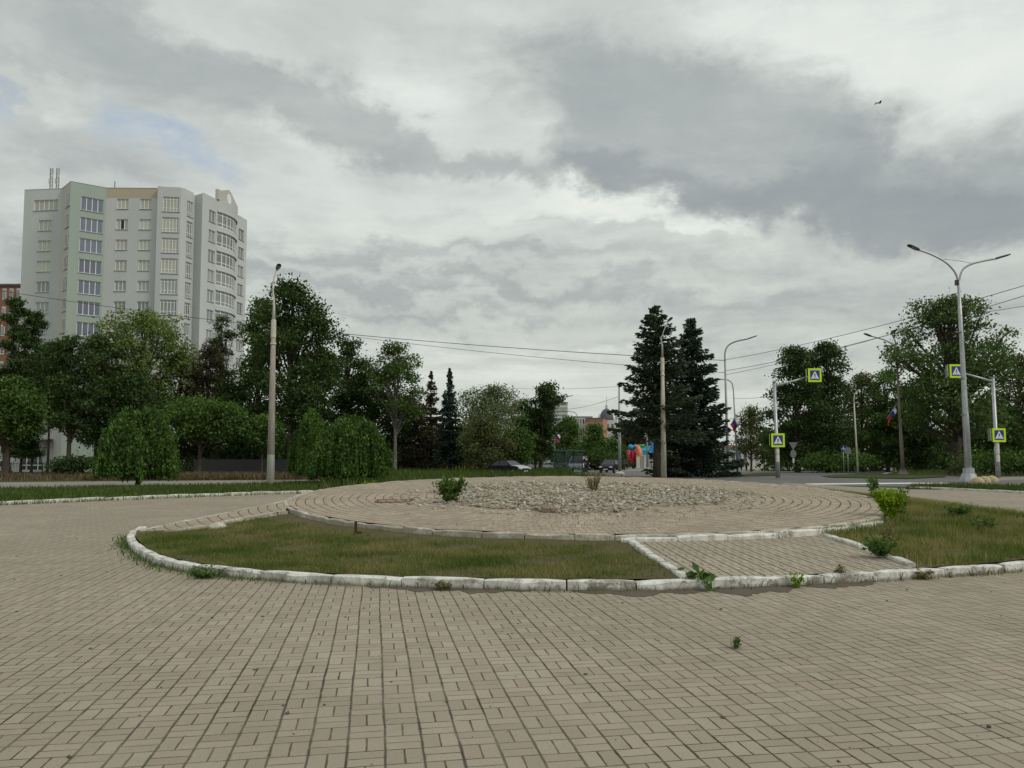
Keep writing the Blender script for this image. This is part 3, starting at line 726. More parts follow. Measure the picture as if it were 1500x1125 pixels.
# rubble in the middle of the platform
def rub_z(x, y):
    dx, dy = x - PC.x, y - PC.y; r = math.hypot(dx, dy); a = math.atan2(dy, dx); t = r / RUBR(a)
    return plat_z(x, y) + 0.02 + max(0, 1 - t) ** 0.6 * 0.11 * (1.0 + 0.9 * hash2(x * 1.3, y * 1.6)) + (0.05 * hash2(x * 6, y * 7) if t < 1 else -0.03)
ro = disc('rubble_bed', 0.02, 4.9, 60, 160, lambda x, y, r, a: rub_z(x, y) if r < RUBR(a) else plat_z(x, y) - 0.06, M_rubbase); tag(ro, kind='structure')
def chips(n, sampler, smin, smax, flat=0.55):
    V = []; Fc = []
    cube = np.array([[-1, -1, -1], [1, -1, -1], [1, 1, -1], [-1, 1, -1], [-1, -1, 1], [1, -1, 1], [1, 1, 1], [-1, 1, 1]], float)
    fq = np.array([[3, 2, 1, 0], [4, 5, 6, 7], [0, 1, 5, 4], [1, 2, 6, 5], [2, 3, 7, 6], [3, 0, 4, 7]])
    for i in range(n):
        x, y, z = sampler()
        s = smin + (smax - smin) * R.random() ** 4
        v = cube * (1 + 0.7 * (rng.random((8, 3)) - 0.5)) * np.array([s, s * R.uniform(.5, 1), s * R.uniform(.2, flat)]) * 0.5
        a, b, c = R.uniform(0, 6.28), R.gauss(0, .28), R.gauss(0, .28)
        M_ = np.array((Matrix.Rotation(a, 3, 'Z') @ Matrix.Rotation(b, 3, 'X') @ Matrix.Rotation(c, 3, 'Y')))
        V.append(v @ M_.T + np.array([x, y, z + s * 0.12])); Fc.append(fq + 8 * i)
    return np.concatenate(V), np.concatenate(Fc)
def rub_pt():
    while True:
        a = R.uniform(0, 2 * PI); r = math.sqrt(R.random()) * 4.9; rr = RUBR(a)
        if r < rr * 1.0 or R.random() < 0.12:
            x, y = PC.x + r * math.cos(a), PC.y + r * math.sin(a)
            return x, y, (rub_z(x, y) if r < rr else plat(x, y))
V, Fq = chips(26000, rub_pt, 0.014, 0.10, 0.42)
tag(link('rubble', np_mesh('rubble', V, Fq), M_rubble), 'broken pale concrete and stone chips heaped on the round platform', 'rubble', kind='stuff')
def pl_pt():
    while True:
        x, y = R.uniform(-9, 13), 2.6 + R.random() ** 1.6 * 26
        if (Vector((x, y)) - PC).length > PR + 3.9 or y < 8.6: return x, y, 0.0
V, Fq = chips(900, pl_pt, 0.006, 0.03)
tag(link('grit', np_mesh('grit', V, Fq), M_dirt), 'scattered dark grit and seed husks on the paving', 'grit', kind='stuff')
# a few larger pieces one could lift
def boulder(name, label, cat, loc, s, m, seed=1):
    r_ = random.Random(seed); bm = bmesh.new(); bmesh.ops.create_icosphere(bm, subdivisions=3, radius=1)
    for v in bm.verts:
        n = 1 + 0.16 * math.sin(v.co.x * 3.1 + seed) * math.cos(v.co.y * 2.7) + 0.10 * math.sin(v.co.z * 5 + v.co.x * 4 + seed) + r_.uniform(-.04, .04)
        v.co = Vector((v.co.x * s[0], v.co.y * s[1], v.co.z * s[2])) * n
    me = bpy.data.meshes.new(name); bm.to_mesh(me); bm.free()
    o = link(name, me, m, smooth=True); o.location = loc; return tag(o, label, cat)
p = G(320, 771, .2); boulder('boulder', 'pale round boulder in the grass beside the left ramp', 'boulder', (p.x, p.y, 0.16), (.19, .14, .11), M_stone, 3)
def slab(name, label, cat, px, py, dims, m, rzz, z=None, tilt=0.1):
    p = G(px, py, 0.45) if z is None else G(px, py, z)
    zz = plat_z(p.x, p.y) + 0.06 if z is None else z
    p = G(px, py, zz); mb = MB(); mb.box((0, 0, 0), dims, 0, 0, 0.012)
    o = mb.build(name, m); o.location = p; o.rotation_euler = (tilt, tilt * .6, rzz); return tag(o, label, cat)
slab('brick_block', 'reddish broken brick block at the front edge of the rubble', 'brick', 806, 747, (.36, .2, .12), M_brickdull, .2)
def pit(px, py, w, d, label):
    p = G(px, py, 0.5); z = plat_z(p.x, p.y); p = G(px, py, z)
    t = thing('drain_pit', label, 'drain pit', (p.x, p.y, z + 0.01), 0.05)
    mb = MB()
    mb.box((0, -d / 2, 0.01), (w, .07, .07)); mb.box((0, d / 2, 0.02), (w + .07, .07, .09)); mb.box((-w / 2, 0, 0.012), (.07, d - .07, .07)); mb.box((w / 2, 0, 0.012), (.07, d - .07, .07))
    mb.build('frame', M_brickred, t)
    MB().box((0, 0, 0.016), (w - .07, d - .07, .012)).build('shaft_shade', M_signblack, t)  # flat black plate in place of the shaded depth of the pit
pit(577, 737, .80, .5, 'low brick framed drain pit in the ring paving, left of the rubble')
# rusty stump in front of the platform
p = G(521, 786, .15); t = thing('iron_stump', 'rusty iron post stump standing in the grass before the platform', 'iron stump', (p.x, p.y, 0.12), .3)
MB().box((0, 0, .14), (.045, .03, .32), 0, 0, .006).build('stump_post', M_rust, t); MB().box((.06, 0, .10), (.10, .02, .035)).build('stump_bracket', M_rust, t)

# ------------------------------------------------------------------ grass of the island
def inside(poly, x, y):
    c = False; n = len(poly)
    for i in range(n):
        x1, y1 = poly[i][0], poly[i][1]; x2, y2 = poly[i - 1][0], poly[i - 1][1]
        if (y1 > y) != (y2 > y) and x < (x2 - x1) * (y - y1) / (y2 - y1) + x1: c = not c
    return c
inn = shift(outer, 0.15)
iL = min(range(len(inn)), key=lambda i: (Vector(inn[i]) - rL0).length); iR = min(range(len(inn)), key=lambda i: (Vector(inn[i]) - rR0).length)
angs = lambda a, b, n=40: [PC + Vector((math.cos(a + (b - a) * i / n), math.sin(a + (b - a) * i / n))) * (PR + 0.01) for i in range(n + 1)]
aq = math.atan2(q1.y - PC.y, q1.x - PC.x); al = math.atan2(rL1.y - PC.y, rL1.x - PC.x); ar = math.atan2(rR1.y - PC.y, rR1.x - PC.x)
if aq > 0: aq -= 2 * PI
lawnA = [Vector(p) for p in inn[6:iL + 1]] + [rL0, rL1] + angs(al, aq) + [q1 + Vector((-.02, -.1)), q0 + Vector((.15, -.02))]
lawnB = [Vector(p) for p in inn[iR:]] + [Vector((11.6, 26.0)), Vector((9.0, 25.5))] + angs(0.55, ar) + [rR0 + Vector((.12, 0))]
def lawn_z(x, y):
    r = math.hypot(x - PC.x, y - PC.y); t = min(1, max(0, (r - PR) / 4.2))
    tz = plat_z(x, y) - 0.095
    if x < -3: tz = min(tz, max(0.1, lramp_z(x, y) - 0.05)) if y > 14.5 else tz
    return 0.115 + max(0, tz - 0.115) * (1 - t) ** 1.2 + 0.018 * hash2(x, y)
def lawn(name, poly):
    bm = bmesh.new(); vs = [bm.verts.new((p.x, p.y, 0)) for p in poly]; bm.faces.new(vs)
    bmesh.ops.triangulate(bm, faces=bm.faces[:])
    for k in range(4):
        es = [e for e in bm.edges if e.calc_length() > 0.8]
        if not es: break
        bmesh.ops.subdivide_edges(bm, edges=es, cuts=1); bmesh.ops.triangulate(bm, faces=bm.faces[:])
    for v in bm.verts: v.co.z = lawn_z(v.co.x, v.co.y)
    for f in bm.faces:
        f.normal_update()
        if f.normal.z < 0: f.normal_flip()
    me = bpy.data.meshes.new(name); bm.to_mesh(me); bm.free(); tag(link(name, me, M_soil), kind='structure')
lawn('lawn_soil', lawnA); lawn('lawn_soil', lawnB)
def blades(name, pts, hmin, hmax, w, m, label, lean=0.45, bend=True):
    pts = np.asarray(pts, float); n = len(pts)
    h = hmin + (hmax - hmin) * rng.random(n) ** 1.8; a = rng.random(n) * 2 * PI
    dx = np.stack([np.cos(a), np.sin(a), np.zeros(n)], 1); la = rng.random(n) * 2 * PI
    ln = np.stack([np.cos(la), np.sin(la), np.zeros(n)], 1) * (np.abs(rng.normal(0, lean, n)) * h)[:, None]
    ww = (w * (0.6 + 0.8 * rng.random(n)))[:, None]
    up = np.zeros((n, 3)); up[:, 2] = 1
    v0 = pts - dx * ww / 2; v1 = pts + dx * ww / 2
    mid = pts + up * (h * 0.6)[:, None] + ln * 0.35
    v2 = mid + dx * ww * 0.35; v3 = mid - dx * ww * 0.35
    tip = pts + up * h[:, None] * 0.97 + ln
    V = np.stack([v0, v1, v2, v3, tip], 1).reshape(-1, 3)
    b = np.arange(n)[:, None] * 5
    F1 = np.concatenate([b, b + 1, b + 2, b + 3], 1)
    F2 = np.concatenate([b + 3, b + 2, b + 4, b + 4], 1)
    # quads plus degenerate-free triangles: build as tris
    T = np.concatenate([np.concatenate([b, b + 1, b + 2], 1), np.concatenate([b, b + 2, b + 3], 1), np.concatenate([b + 3, b + 2, b + 4], 1)])
    o = link(name, np_mesh(name, V, T), m); return tag(o, label, 'grass', None, 'stuff')
def fill(poly, n, zf, dens=None):
    xs = [p[0] for p in poly]; ys = [p[1] for p in poly]; out = []
    while len(out) < n:
        x, y = R.uniform(min(xs), max(xs)), R.uniform(min(ys), max(ys))
        if inside(poly, x, y) and (dens is None or R.random() < dens(x, y)): out.append((x, y, zf(x, y) - 0.01))
    return out
def densA(x, y):
    r = math.hypot(x - PC.x, y - PC.y); near = min(1, max(0.06, (r - PR - .15) / 1.1))
    corner = min(1, 0.12 + max(0, 2.2 - x) * 0.45)
    return near * corner * (0.55 + 0.45 * max(-1, min(1, 2.2 * hash2(x * 1.5, y * 1.9))))
blades('lawn_grass', fill(lawnA, 70000, lawn_z, densA), 0.02, .10, .009, L_grass, 'patchy green and straw coloured grass in the front bed before the platform')
blades('lawn_grass', fill(lawnB, 56000, lawn_z, lambda x, y: 0.5 + 0.45 * max(-1, min(1, 2 * hash2(x * 1.2, y * 1.4)))), .03, .18, .012, L_grassR, 'longer half dry grass in the bed right of the ramp')

# soil washed out below the front kerb, and weeds growing along the kerb
def washout(cx0, cx1, depth, seed):
    r_ = random.Random(seed); mb = MB(); n = 60; top = []; bot = []
    for i in range(n + 1):
        t = i / n; x = cx0 + (cx1 - cx0) * t
        k = min(range(len(outer)), key=lambda j: abs(outer[j].x - x) + (100 if outer[j].y > 13 else 0)); y = outer[k].y
        dd = depth * (math.sin(PI * t) ** .45) * (0.55 + 0.3 * math.sin(t * 17 + seed) + 0.2 * math.sin(t * 41) + r_.uniform(0, .25))
        top.append((x, y + .05, .016)); bot.append((x, y - max(.02, dd), .004))
    for a, b in zip(top, bot): mb.v += [a, b]
    for i in range(n): mb.f.append((2 * i, 2 * i + 1, 2 * i + 3, 2 * i + 2)); mb.m.append(0)
    return tag(mb.build('spilled_soil', M_dirt), 'grey brown soil washed out over the paving', 'soil', None, 'stuff')
washout(-1.75, 0.2, .26, 2)['label'] = 'brown soil washed out below the kerb in front of the grass bed'
washout(0.7, 4.5, .42, 5)['label'] = 'longest strip of grey brown soil washed out below the kerb before the ramp'
kp = []
for i, p in enumerate(outer):
    if p.y < 15.5:
        dens = 1.0 + 1.6 * max(0, math.sin(i * .37) * math.cos(i * .11 + 1))
        if p.x < -3.2: dens *= 3.2
        for _ in range(int(5 * dens)):
            t = outer[min(i + 1, len(outer) - 1)] - outer[i - 1 if i else 0]; nrm = Vector((t.y, -t.x)).normalized()
            q = p + nrm * abs(R.gauss(0, .05 if p.x > -3 else .11)) + t.normalized() * R.uniform(-.15, .15); kp.append((q.x, q.y, 0))
blades('kerb_weeds', kp, .02, .13, .012, L_weed, 'low green weeds and grass along the foot of the white kerb', .6)
# grass in the ring joints on the right of the platform and around the rubble
rp = []
for _ in range(2600):
    a = R.gauss(-0.35, .55) if R.random() < .75 else R.uniform(0, 2 * PI); k = R.randint(21, 34); r = k * 0.21 + R.gauss(0, .012)
    if r < RUBR(a): continue
    if math.sin(a * 23 + k * 1.7) + math.sin(a * 9 + k) < 0.3: continue
    x, y = PC.x + r * math.cos(a), PC.y + r * math.sin(a); rp.append((x, y, plat(x, y)))
blades('joint_grass', rp, .01, .06, .012, L_dry, 'short dry grass growing in the ring joints of the platform', .7)
rp = []
for _ in range(500):
    x, y, z = rub_pt(); rp += [(x + R.gauss(0, .05), y + R.gauss(0, .05), z) for _ in range(R.randint(1, 5))]
blades('rubble_grass', rp, .03, .14, .010, L_dry, 'thin dry grass sprouting between the rubble', .6)

# verges
polyV = [Vector(p) + Vector((0, .16)) for p in kerbL] + [Vector(g(470, 707)), Vector(g(300, 712)), Vector(g(0, 717)), Vector(g(-300, 724))]
sheet('verge', polyV, 0.05, M_turf)
kerb('kerb', [Vector(p) for p in kerbL], zero, 0.16, 0.12, M_kerbworn, 1.1, 0.02)
blades('verge_grass', fill([(p.x, p.y) for p in polyV], 26000, lambda x, y: .05), .05, .22, .03, L_verge, 'mown green grass strip behind the kerb on the left')
kv = []
for i in range(len(kerbL) - 1):
    for _ in range(500):
        q = Vector(kerbL[i]).lerp(Vector(kerbL[i + 1]), R.random()); kv.append((q.x + R.gauss(0, .08), q.y + R.gauss(0, .12) - .04, 0))
blades('kerb_weeds', kv, .04, .2, .02, L_weed, 'straggling weeds along the far left kerb', .6)
polyT = [Vector(g(470, 720)), Vector((-3.6, 31)), Vector((1, 32)), Vector((6.5, 33)), Vector((6.5, 50)), Vector(g(838, 697)), Vector(g(838, 689)), Vector(g(700, 687)), Vector(g(560, 690)), Vector(g(470, 700))]
blades('tall_grass', fill([(p.x, p.y) for p in polyT], 42000, lambda x, y: gz(y) - .02), .15, .75, .05, L_verge, 'tall uncut green grass behind the platform', .35)
polyW = [Vector(g(-80, 704)), Vector(g(470, 702.5)), Vector(g(470, 698)), Vector(g(-80, 699))]
blades('dry_weeds', fill([(p.x, p.y) for p in polyW], 14000, lambda x, y: gz(y), lambda x, y: 1 if x > -28 else .22), .1, .55, .06, L_red, 'reddish dry weeds along the far edge of the path', .5)
polyR = [Vector(g(1325, 716.5)), Vector(g(1420, 718)), Vector(g(1500, 723)), Vector(g(1600, 729)), Vector(g(1700, 716)), Vector(g(1500, 713)), Vector(g(1400, 710.5)), Vector(g(1340, 712))]
blades('verge_grass', fill([(p.x, p.y) for p in polyR], 9000, lambda x, y: .03), .05, .25, .03, L_verge, 'short grass strip between plaza and road on the right')
kerb('kerb', [Vector(g(1700, 734.5)), Vector(g(1560, 727)), Vector(g(1500, 723.5)), Vector(g(1420, 718.8)), Vector(g(1332, 715.8))][::-1], zero, 0.15, 0.10, M_kerbworn, 1.0, 0.02)
polyQ = [Vector(g(1395, 699)), Vector(g(1560, 698)), Vector(g(1560, 690)), Vector(g(1330, 689)), Vector(g(1300, 694)), Vector(g(1385, 695))]
blades('verge_grass', fill([(p.x, p.y) for p in polyQ], 9000, lambda x, y: gz(y)), .1, .5, .05, L_olive, 'rough grass below the trees beyond the road on the right')

# ------------------------------------------------------------------ plants
def leaf_quads(C, size, up=0.35, asp=0.6, drop=None):
    n = len(C)
    nrm = unit(rng.normal(0, 1, (n, 3)) + np.array([0, 0, up * 2]))
    a = unit(np.cross(nrm, rng.normal(0, 1, (n, 3))))
    if drop is not None: a = unit(a * (1 - drop) + np.array([0, 0, -1.0]) * drop)
    b = unit(np.cross(nrm, a))
    s = (size * (0.6 + 0.8 * rng.random(n)))[:, None]
    V = np.stack([C - a * s * .5, C + b * s * .5 * asp - a * s * .08, C + a * s * .5, C - b * s * .5 * asp - a * s * .08], 1).reshape(-1, 3)
    return V, np.arange(n * 4).reshape(-1, 4)
def clumps(lobes, ncl, per, spread, size, shell=0.6, flat=0.65, up=0.35, asp=0.62):
    L = np.array(lobes, float); w = (L[:, 3] * L[:, 4] * L[:, 5]) ** 0.66; w /= w.sum()
    idx = rng.choice(len(L), ncl, p=w)
    d = unit(rng.normal(0, 1, (ncl, 3))); d[:, 2] = np.where(d[:, 2] < -0.5, -d[:, 2] * .6, d[:, 2])
    rr = shell + (1.05 - shell) * rng.random(ncl) ** 0.6
    C = L[idx, :3] + d * L[idx, 3:6] * rr[:, None]
    k = rng.poisson(per, ncl) + 2
    CC = np.repeat(C, k, 0) + rng.normal(0, 1, (k.sum(), 3)) * np.array([spread, spread, spread * flat])
    return leaf_quads(CC, size, up, asp)
def trunk_mesh(H, r, forks, lean=(0, 0), n=8, split=0.35):
    """tapered trunk with limbs to the lobes"""
    mb = MB(); zs = [0, .04, .12, .3, .55, .8, 1.0]
    top = H
    pts = [Vector((lean[0] * t * t + 0.05 * math.sin(t * 7), lean[1] * t * t, top * t)) for t in zs]
    rad = [r * 1.45, r * 1.1, r, r * .82, r * .6, r * .35, r * .12]
    mb.tube(pts, rad, n)
    for (x, y, z) in forks:
        t0 = max(0.15, min(0.8, z / H * R.uniform(.45, .75)))
        s = Vector((lean[0] * t0 * t0 + 0.05 * math.sin(t0 * 7), lean[1] * t0 * t0, H * t0)); e = s.lerp(Vector((x, y, z)), .92)
        m1 = s.lerp(e, .35) + Vector((R.uniform(-.2, .2), R.uniform(-.2, .2), (e - s).length * .10)); m2 = s.lerp(e, .7) + Vector((R.uniform(-.3, .3), R.uniform(-.3, .3), (e - s).length * .08))
        mb.tube([s, m1, m2, e], [r * .42, r * .3, r * .18, r * .05], 5, 0, False)
        for _ in range(2):
            e2 = m2 + (e - s) * R.uniform(.2, .4) + Vector((R.gauss(0, .3), R.gauss(0, .3), R.gauss(.05, .2))) * (H / 14)
            mb.tube([m2, m2.lerp(e2, .5) + Vector((0, 0, .1)), e2], [r * .16, r * .1, r * .03], 4, 0, False)
    return mb
def make_lobes(H, W, cb, n, shape, r0=0.33, ecc=1.0):
    lob = []
    for i in range(n):
        t = (i + 0.5) / n if n > 1 else .5
        zz = cb + (1 - cb) * t
        w = shape(t)
        a = i * 2.4 + R.uniform(-.5, .5); rad = W * w * R.uniform(.35, .85) * (1 if t < .93 else .2)
        rr = W * r0 * (0.75 + .5 * w) * R.uniform(.8, 1.15)
        rzv = min(rr * R.uniform(.7, .95), H * (1 - cb) * .3)
        z = min(H * zz, H - rzv * 0.95)
        lob.append((rad * math.cos(a), rad * math.sin(a) * ecc, z, rr, rr, rzv))
    for i in range(int(n * .8)):
        l = R.choice(lob[:n]); a = R.uniform(0, 2 * PI); e = R.uniform(-.3, .9); k = R.uniform(.7, 1.15); q = R.uniform(.28, .5)
        lob.append((l[0] + l[3] * k * math.cos(a), l[1] + l[4] * k * math.sin(a), min(H - l[5] * q * .7, l[2] + l[5] * e), l[3] * q, l[4] * q, l[5] * q))
    return lob
SH = dict(round=lambda t: math.sqrt(max(0.05, 1 - (1.9 * t - .85) ** 2)), egg=lambda t: math.sqrt(max(.04, 1 - (1.55 * t - .45) ** 2)) if t < .98 else .25,
          cone=lambda t: max(.08, 1 - t), col=lambda t: .6 + .4 * math.sin(PI * min(1, t * .9 + .05)), wide=lambda t: max(.2, math.sin(PI * (0.15 + .8 * t))), vase=lambda t: .4 + .6 * math.sin(PI * min(.97, .15 + .75 * t)))
def tree(px, top, hw, Y, label, leaf=L_dark, shape='round', cb=0.3, nl=16, ncl=420, per=22, size=.30, spread=.42, lean=(0, 0), group=None, name='tree', cat='tree', trunk_r=None, bark=M_bark, r0=.33, shell=.6, extra=None, bare=0, flat=.65):
    b = XY(px, Y); tp = P(px, top, Y); H = tp.z - b.z; W = hw * Y / F
    lob = make_lobes(H, W, cb, nl, SH[shape], r0)
    if extra: lob += [(x * W, y * W, z * H, rx * W, rx * W, rzv * W) for x, y, z, rx, rzv in extra]
    lob = [(l[0] + lean[0] * W * (l[2] / H) ** 2, l[1], *l[2:]) for l in lob]
    t = thing(name, label, cat, b, 0, group)
    tr = trunk_r or max(.09, H * .017)
    tm = trunk_mesh(H * .93, tr, [l[:3] for l in lob], (lean[0] * W, 0))
    if bare:
        for _ in range(bare):
            l = R.choice(lob); s = Vector(l[:3]); e = s + Vector((R.gauss(0, 1), R.gauss(0, .6), abs(R.gauss(.8, .5)))).normalized() * l[3] * R.uniform(.8, 1.25)
            m_ = s.lerp(e, .5) + Vector((R.gauss(0, .15), 0, R.gauss(0, .15)))
            tm.tube([s, m_, e], [.035, .022, .008], 4, 0, False)
            for _ in range(3):
                e2 = m_ + (e - s) * .45 + Vector((R.gauss(0, .4), R.gauss(0, .3), R.gauss(.1, .3))); tm.tube([m_, e2], [.016, .005], 3, 0, False)
    tm.build('trunk', bark, t, True)
    V, Fq = clumps(lob, ncl, per, spread, size, shell, flat)
    link('crown', np_mesh('crown', V, Fq), leaf, t)
    return t

# left side, from the picture's edge towards the middle
GL = 'trees in front of the tower block'
tree(13, 438, 13, 92, 'tall dark poplar at the far left edge, nearest the brick block', L_dark, 'col', .08, 18, 620, 20, .26, .32, group='dark poplars', name='poplar', r0=.55, trunk_r=.13)
tree(31, 455, 11, 95, 'second dark poplar, just right of the tallest poplar', L_dark, 'col', .08, 18, 480, 20, .26, .32, group='dark poplars', name='poplar', r0=.55, trunk_r=.13)
tree(47, 459, 10, 97, 'shortest dark poplar, rising before the corner of the tower', L_dark, 'col', .08, 18, 480, 20, .26, .32, group='dark poplars', name='poplar', r0=.55, trunk_r=.13)
tree(8, 556, 46, 58, 'round bushy green tree at the left edge with short leaning trunk', L_mid, 'wide', .40, 18, 460, 26, .24, .36, trunk_r=.24)
tree(100, 497, 40, 76, 'dark maple with layered branches left of the first weeping tree', L_dark, 'round', .30, 20, 480, 22, .28, .4, group=GL)
tree(70, 506, 32, 92, 'dark leafy tree between the short poplar and the layered maple', L_dark, 'wide', .42, 16, 420, 24, .28, .4, group=GL, trunk_r=.14)
tree(140, 494, 42, 82, 'dark maple between the green facade and the first weeping tree', L_dark, 'egg', .18, 20, 520, 24, .28, .42, group=GL)
tree(203, 459, 68, 86, 'tall airy yellow green tree rising before the tower windows', L_light, 'vase', .36, 24, 620, 22, .28, .46, shell=.5, extra=[(-.55, 0, .78, .3, .2), (.6, 0, .76, .3, .22), (0, 0, .9, .28, .25)])
tree(190, 545, 55, 80, 'low dark green tree behind the first weeping tree', L_dark, 'wide', .1, 16, 460, 26, .28, .42, group=GL)
tree(262, 520, 44, 90, 'dull brownish tree right of the yellow green tree', L_brown, 'round', .12, 18, 420, 24, .28, .42, group=GL)
tree(303, 505, 34, 92, 'brown twiggy tree under the rounded corner of the tower', L_brown, 'egg', .1, 16, 360, 24, .28, .42, group=GL, bare=26)
tree(320, 464, 22, 94, 'narrow dark tree peaking below the curved bay of the tower', L_dark, 'egg', .2, 16, 330, 22, .26, .36, group=GL)
tree(376, 440, 36, 86, 'bright green tree tight against the left of the tallest maple', L_mid, 'egg', .12, 22, 520, 24, .28, .42)
tree(425, 412, 74, 80, 'tallest dark maple behind the concrete lamp post', L_dark, 'egg', .2, 28, 900, 28, .30, .50, shell=.35, extra=[(-.05, 0, .95, .2, .22), (.75, 0, .70, .28, .22), (.45, 0, .82, .25, .2)], trunk_r=.35)
tree(345, 560, 44, 84, 'dark low crowned tree filling the gap below the bright green tree', L_dark, 'wide', .08, 14, 400, 26, .28, .42, group=GL)
tree(508, 498, 34, 90, 'dark tree with bare twigs right of the tallest maple', L_dark, 'egg', .15, 18, 380, 22, .28, .40, bare=30, group=GL)
tree(470, 508, 52, 86, 'dense dark tree right of the lamp post, below the tallest maple', L_dark, 'wide', .08, 16, 480, 26, .28, .42, group=GL)
tree(545, 540, 56, 88, 'dense dark tree behind the third weeping tree', L_dark, 'wide', .06, 16, 480, 26, .28, .42, group=GL)
tree(578, 503, 44, 84, 'half dead tree with bare grey branches over a green top', L_mid, 'egg', .42, 18, 330, 20, .26, .36, bare=120, bark=M_barkgrey, trunk_r=.22, shell=.7)
tree(600, 585, 40, 90, 'low dark thicket tree below the half dead tree', L_brown, 'wide', .05, 14, 380, 26, .28, .42, group=GL)
tree(692, 570, 26, 96, 'thin dark tree with crooked open branches left of the willow', L_mid, 'vase', .3, 16, 170, 16, .24, .36, trunk_r=.2)
tree(725, 566, 44, 84, 'pale feathery willow behind the half hidden car', L_pale, 'egg', .06, 26, 560, 24, .22, .40, shell=.45, extra=[(-.1, 0, .92, .25, .22)])
tree(708, 612, 40, 78, 'olive bush like tree in front of the pale willow', L_olive, 'wide', .04, 18, 460, 26, .20, .36, bare=40)
tree(758, 630, 26, 82, 'small bright green tree at the foot of the willow', L_mid, 'wide', .25, 12, 260, 24, .22, .34)
tree(764, 588, 26, 100, 'dense green tree left of the tall leaning tree', L_mid, 'egg', .16, 16, 360, 24, .28, .40)
tree(784, 600, 22, 104, 'dark tree with bare lower trunk beside the bus shelter', L_dark, 'egg', .24, 14, 300, 24, .28, .40)
tree(792, 562, 15, 100, 'tall narrow tree leaning right beside the bus shelter', L_dark, 'col', .22, 18, 330, 24, .28, .34, lean=(.7, 0), r0=.6, trunk_r=.25)
tree(833, 612, 24, 170, 'round green street tree beyond the bus shelter', L_mid, 'egg', .2, 14, 330, 24, .42, .6)
tree(871, 624, 21, 150, 'dark green tree in front of the orange block', L_mid, 'cone', .2, 12, 300, 24, .38, .55, r0=.42)
tree(897, 645, 26, 200, 'round bush like tree below the orange block', L_mid, 'wide', .05, 12, 300, 24, .46, .6)
tree(928, 618, 34, 220, 'large dull tree left of the open spruce, far down the street', L_brown, 'wide', .05, 16, 400, 24, .5, .7)
tree(948, 640, 30, 230, 'far green tree behind the inflatables', L_mid, 'wide', .05, 12, 300, 24, .5, .7)
# right side
GR = 'trees beyond the road on the right'
tree(1100, 598, 27, 112, 'young yellowish tree left of the first crossing sign post', L_olive, 'egg', .25, 16, 260, 20, .28, .42, shell=.5)
tree(1168, 508, 42, 96, 'large dark tree behind the left crossing sign gantry', L_dark, 'egg', .08, 24, 680, 26, .30, .44, group=GR, extra=[(-.6, 0, .6, .3, .3)])
tree(1214, 504, 42, 99, 'large dark tree with a pointed top, right of the left gantry', L_dark, 'egg', .08, 24, 680, 26, .30, .44, group=GR, bare=24)
tree(1264, 548, 40, 108, 'olive green tree behind the hooked lamp post', L_olive, 'egg', .15, 18, 420, 22, .30, .42, group=GR)
tree(1300, 542, 34, 104, 'olive tree left of the flag on the twin lamp', L_mid, 'round', .12, 18, 420, 22, .30, .42, group=GR)
tree(1342, 570, 42, 100, 'dark dense tree behind the flag and left of the elm', L_dark, 'wide', .06, 18, 480, 26, .30, .44, group=GR)
tree(1400, 434, 92, 70, 'tall spreading elm behind the big twin arm lamp', L_elm, 'egg', .22, 36, 1000, 20, .26, .40, shell=.45, r0=.26, trunk_r=.5, extra=[(-.75, 0, .62, .25, .2), (.85, 0, .66, .3, .2), (.05, 0, .93, .22, .2), (-.3, 0, .84, .25, .2), (.95, .1, .78, .16, .12)])
tree(1450, 585, 56, 86, 'dark tree under the right crossing sign gantry', L_dark, 'wide', .1, 18, 500, 26, .28, .42, group=GR)
tree(1497, 520, 46, 88, 'tree cut by the right picture edge behind the elm', L_olive, 'round', .12, 20, 480, 22, .28, .42, group=GR)

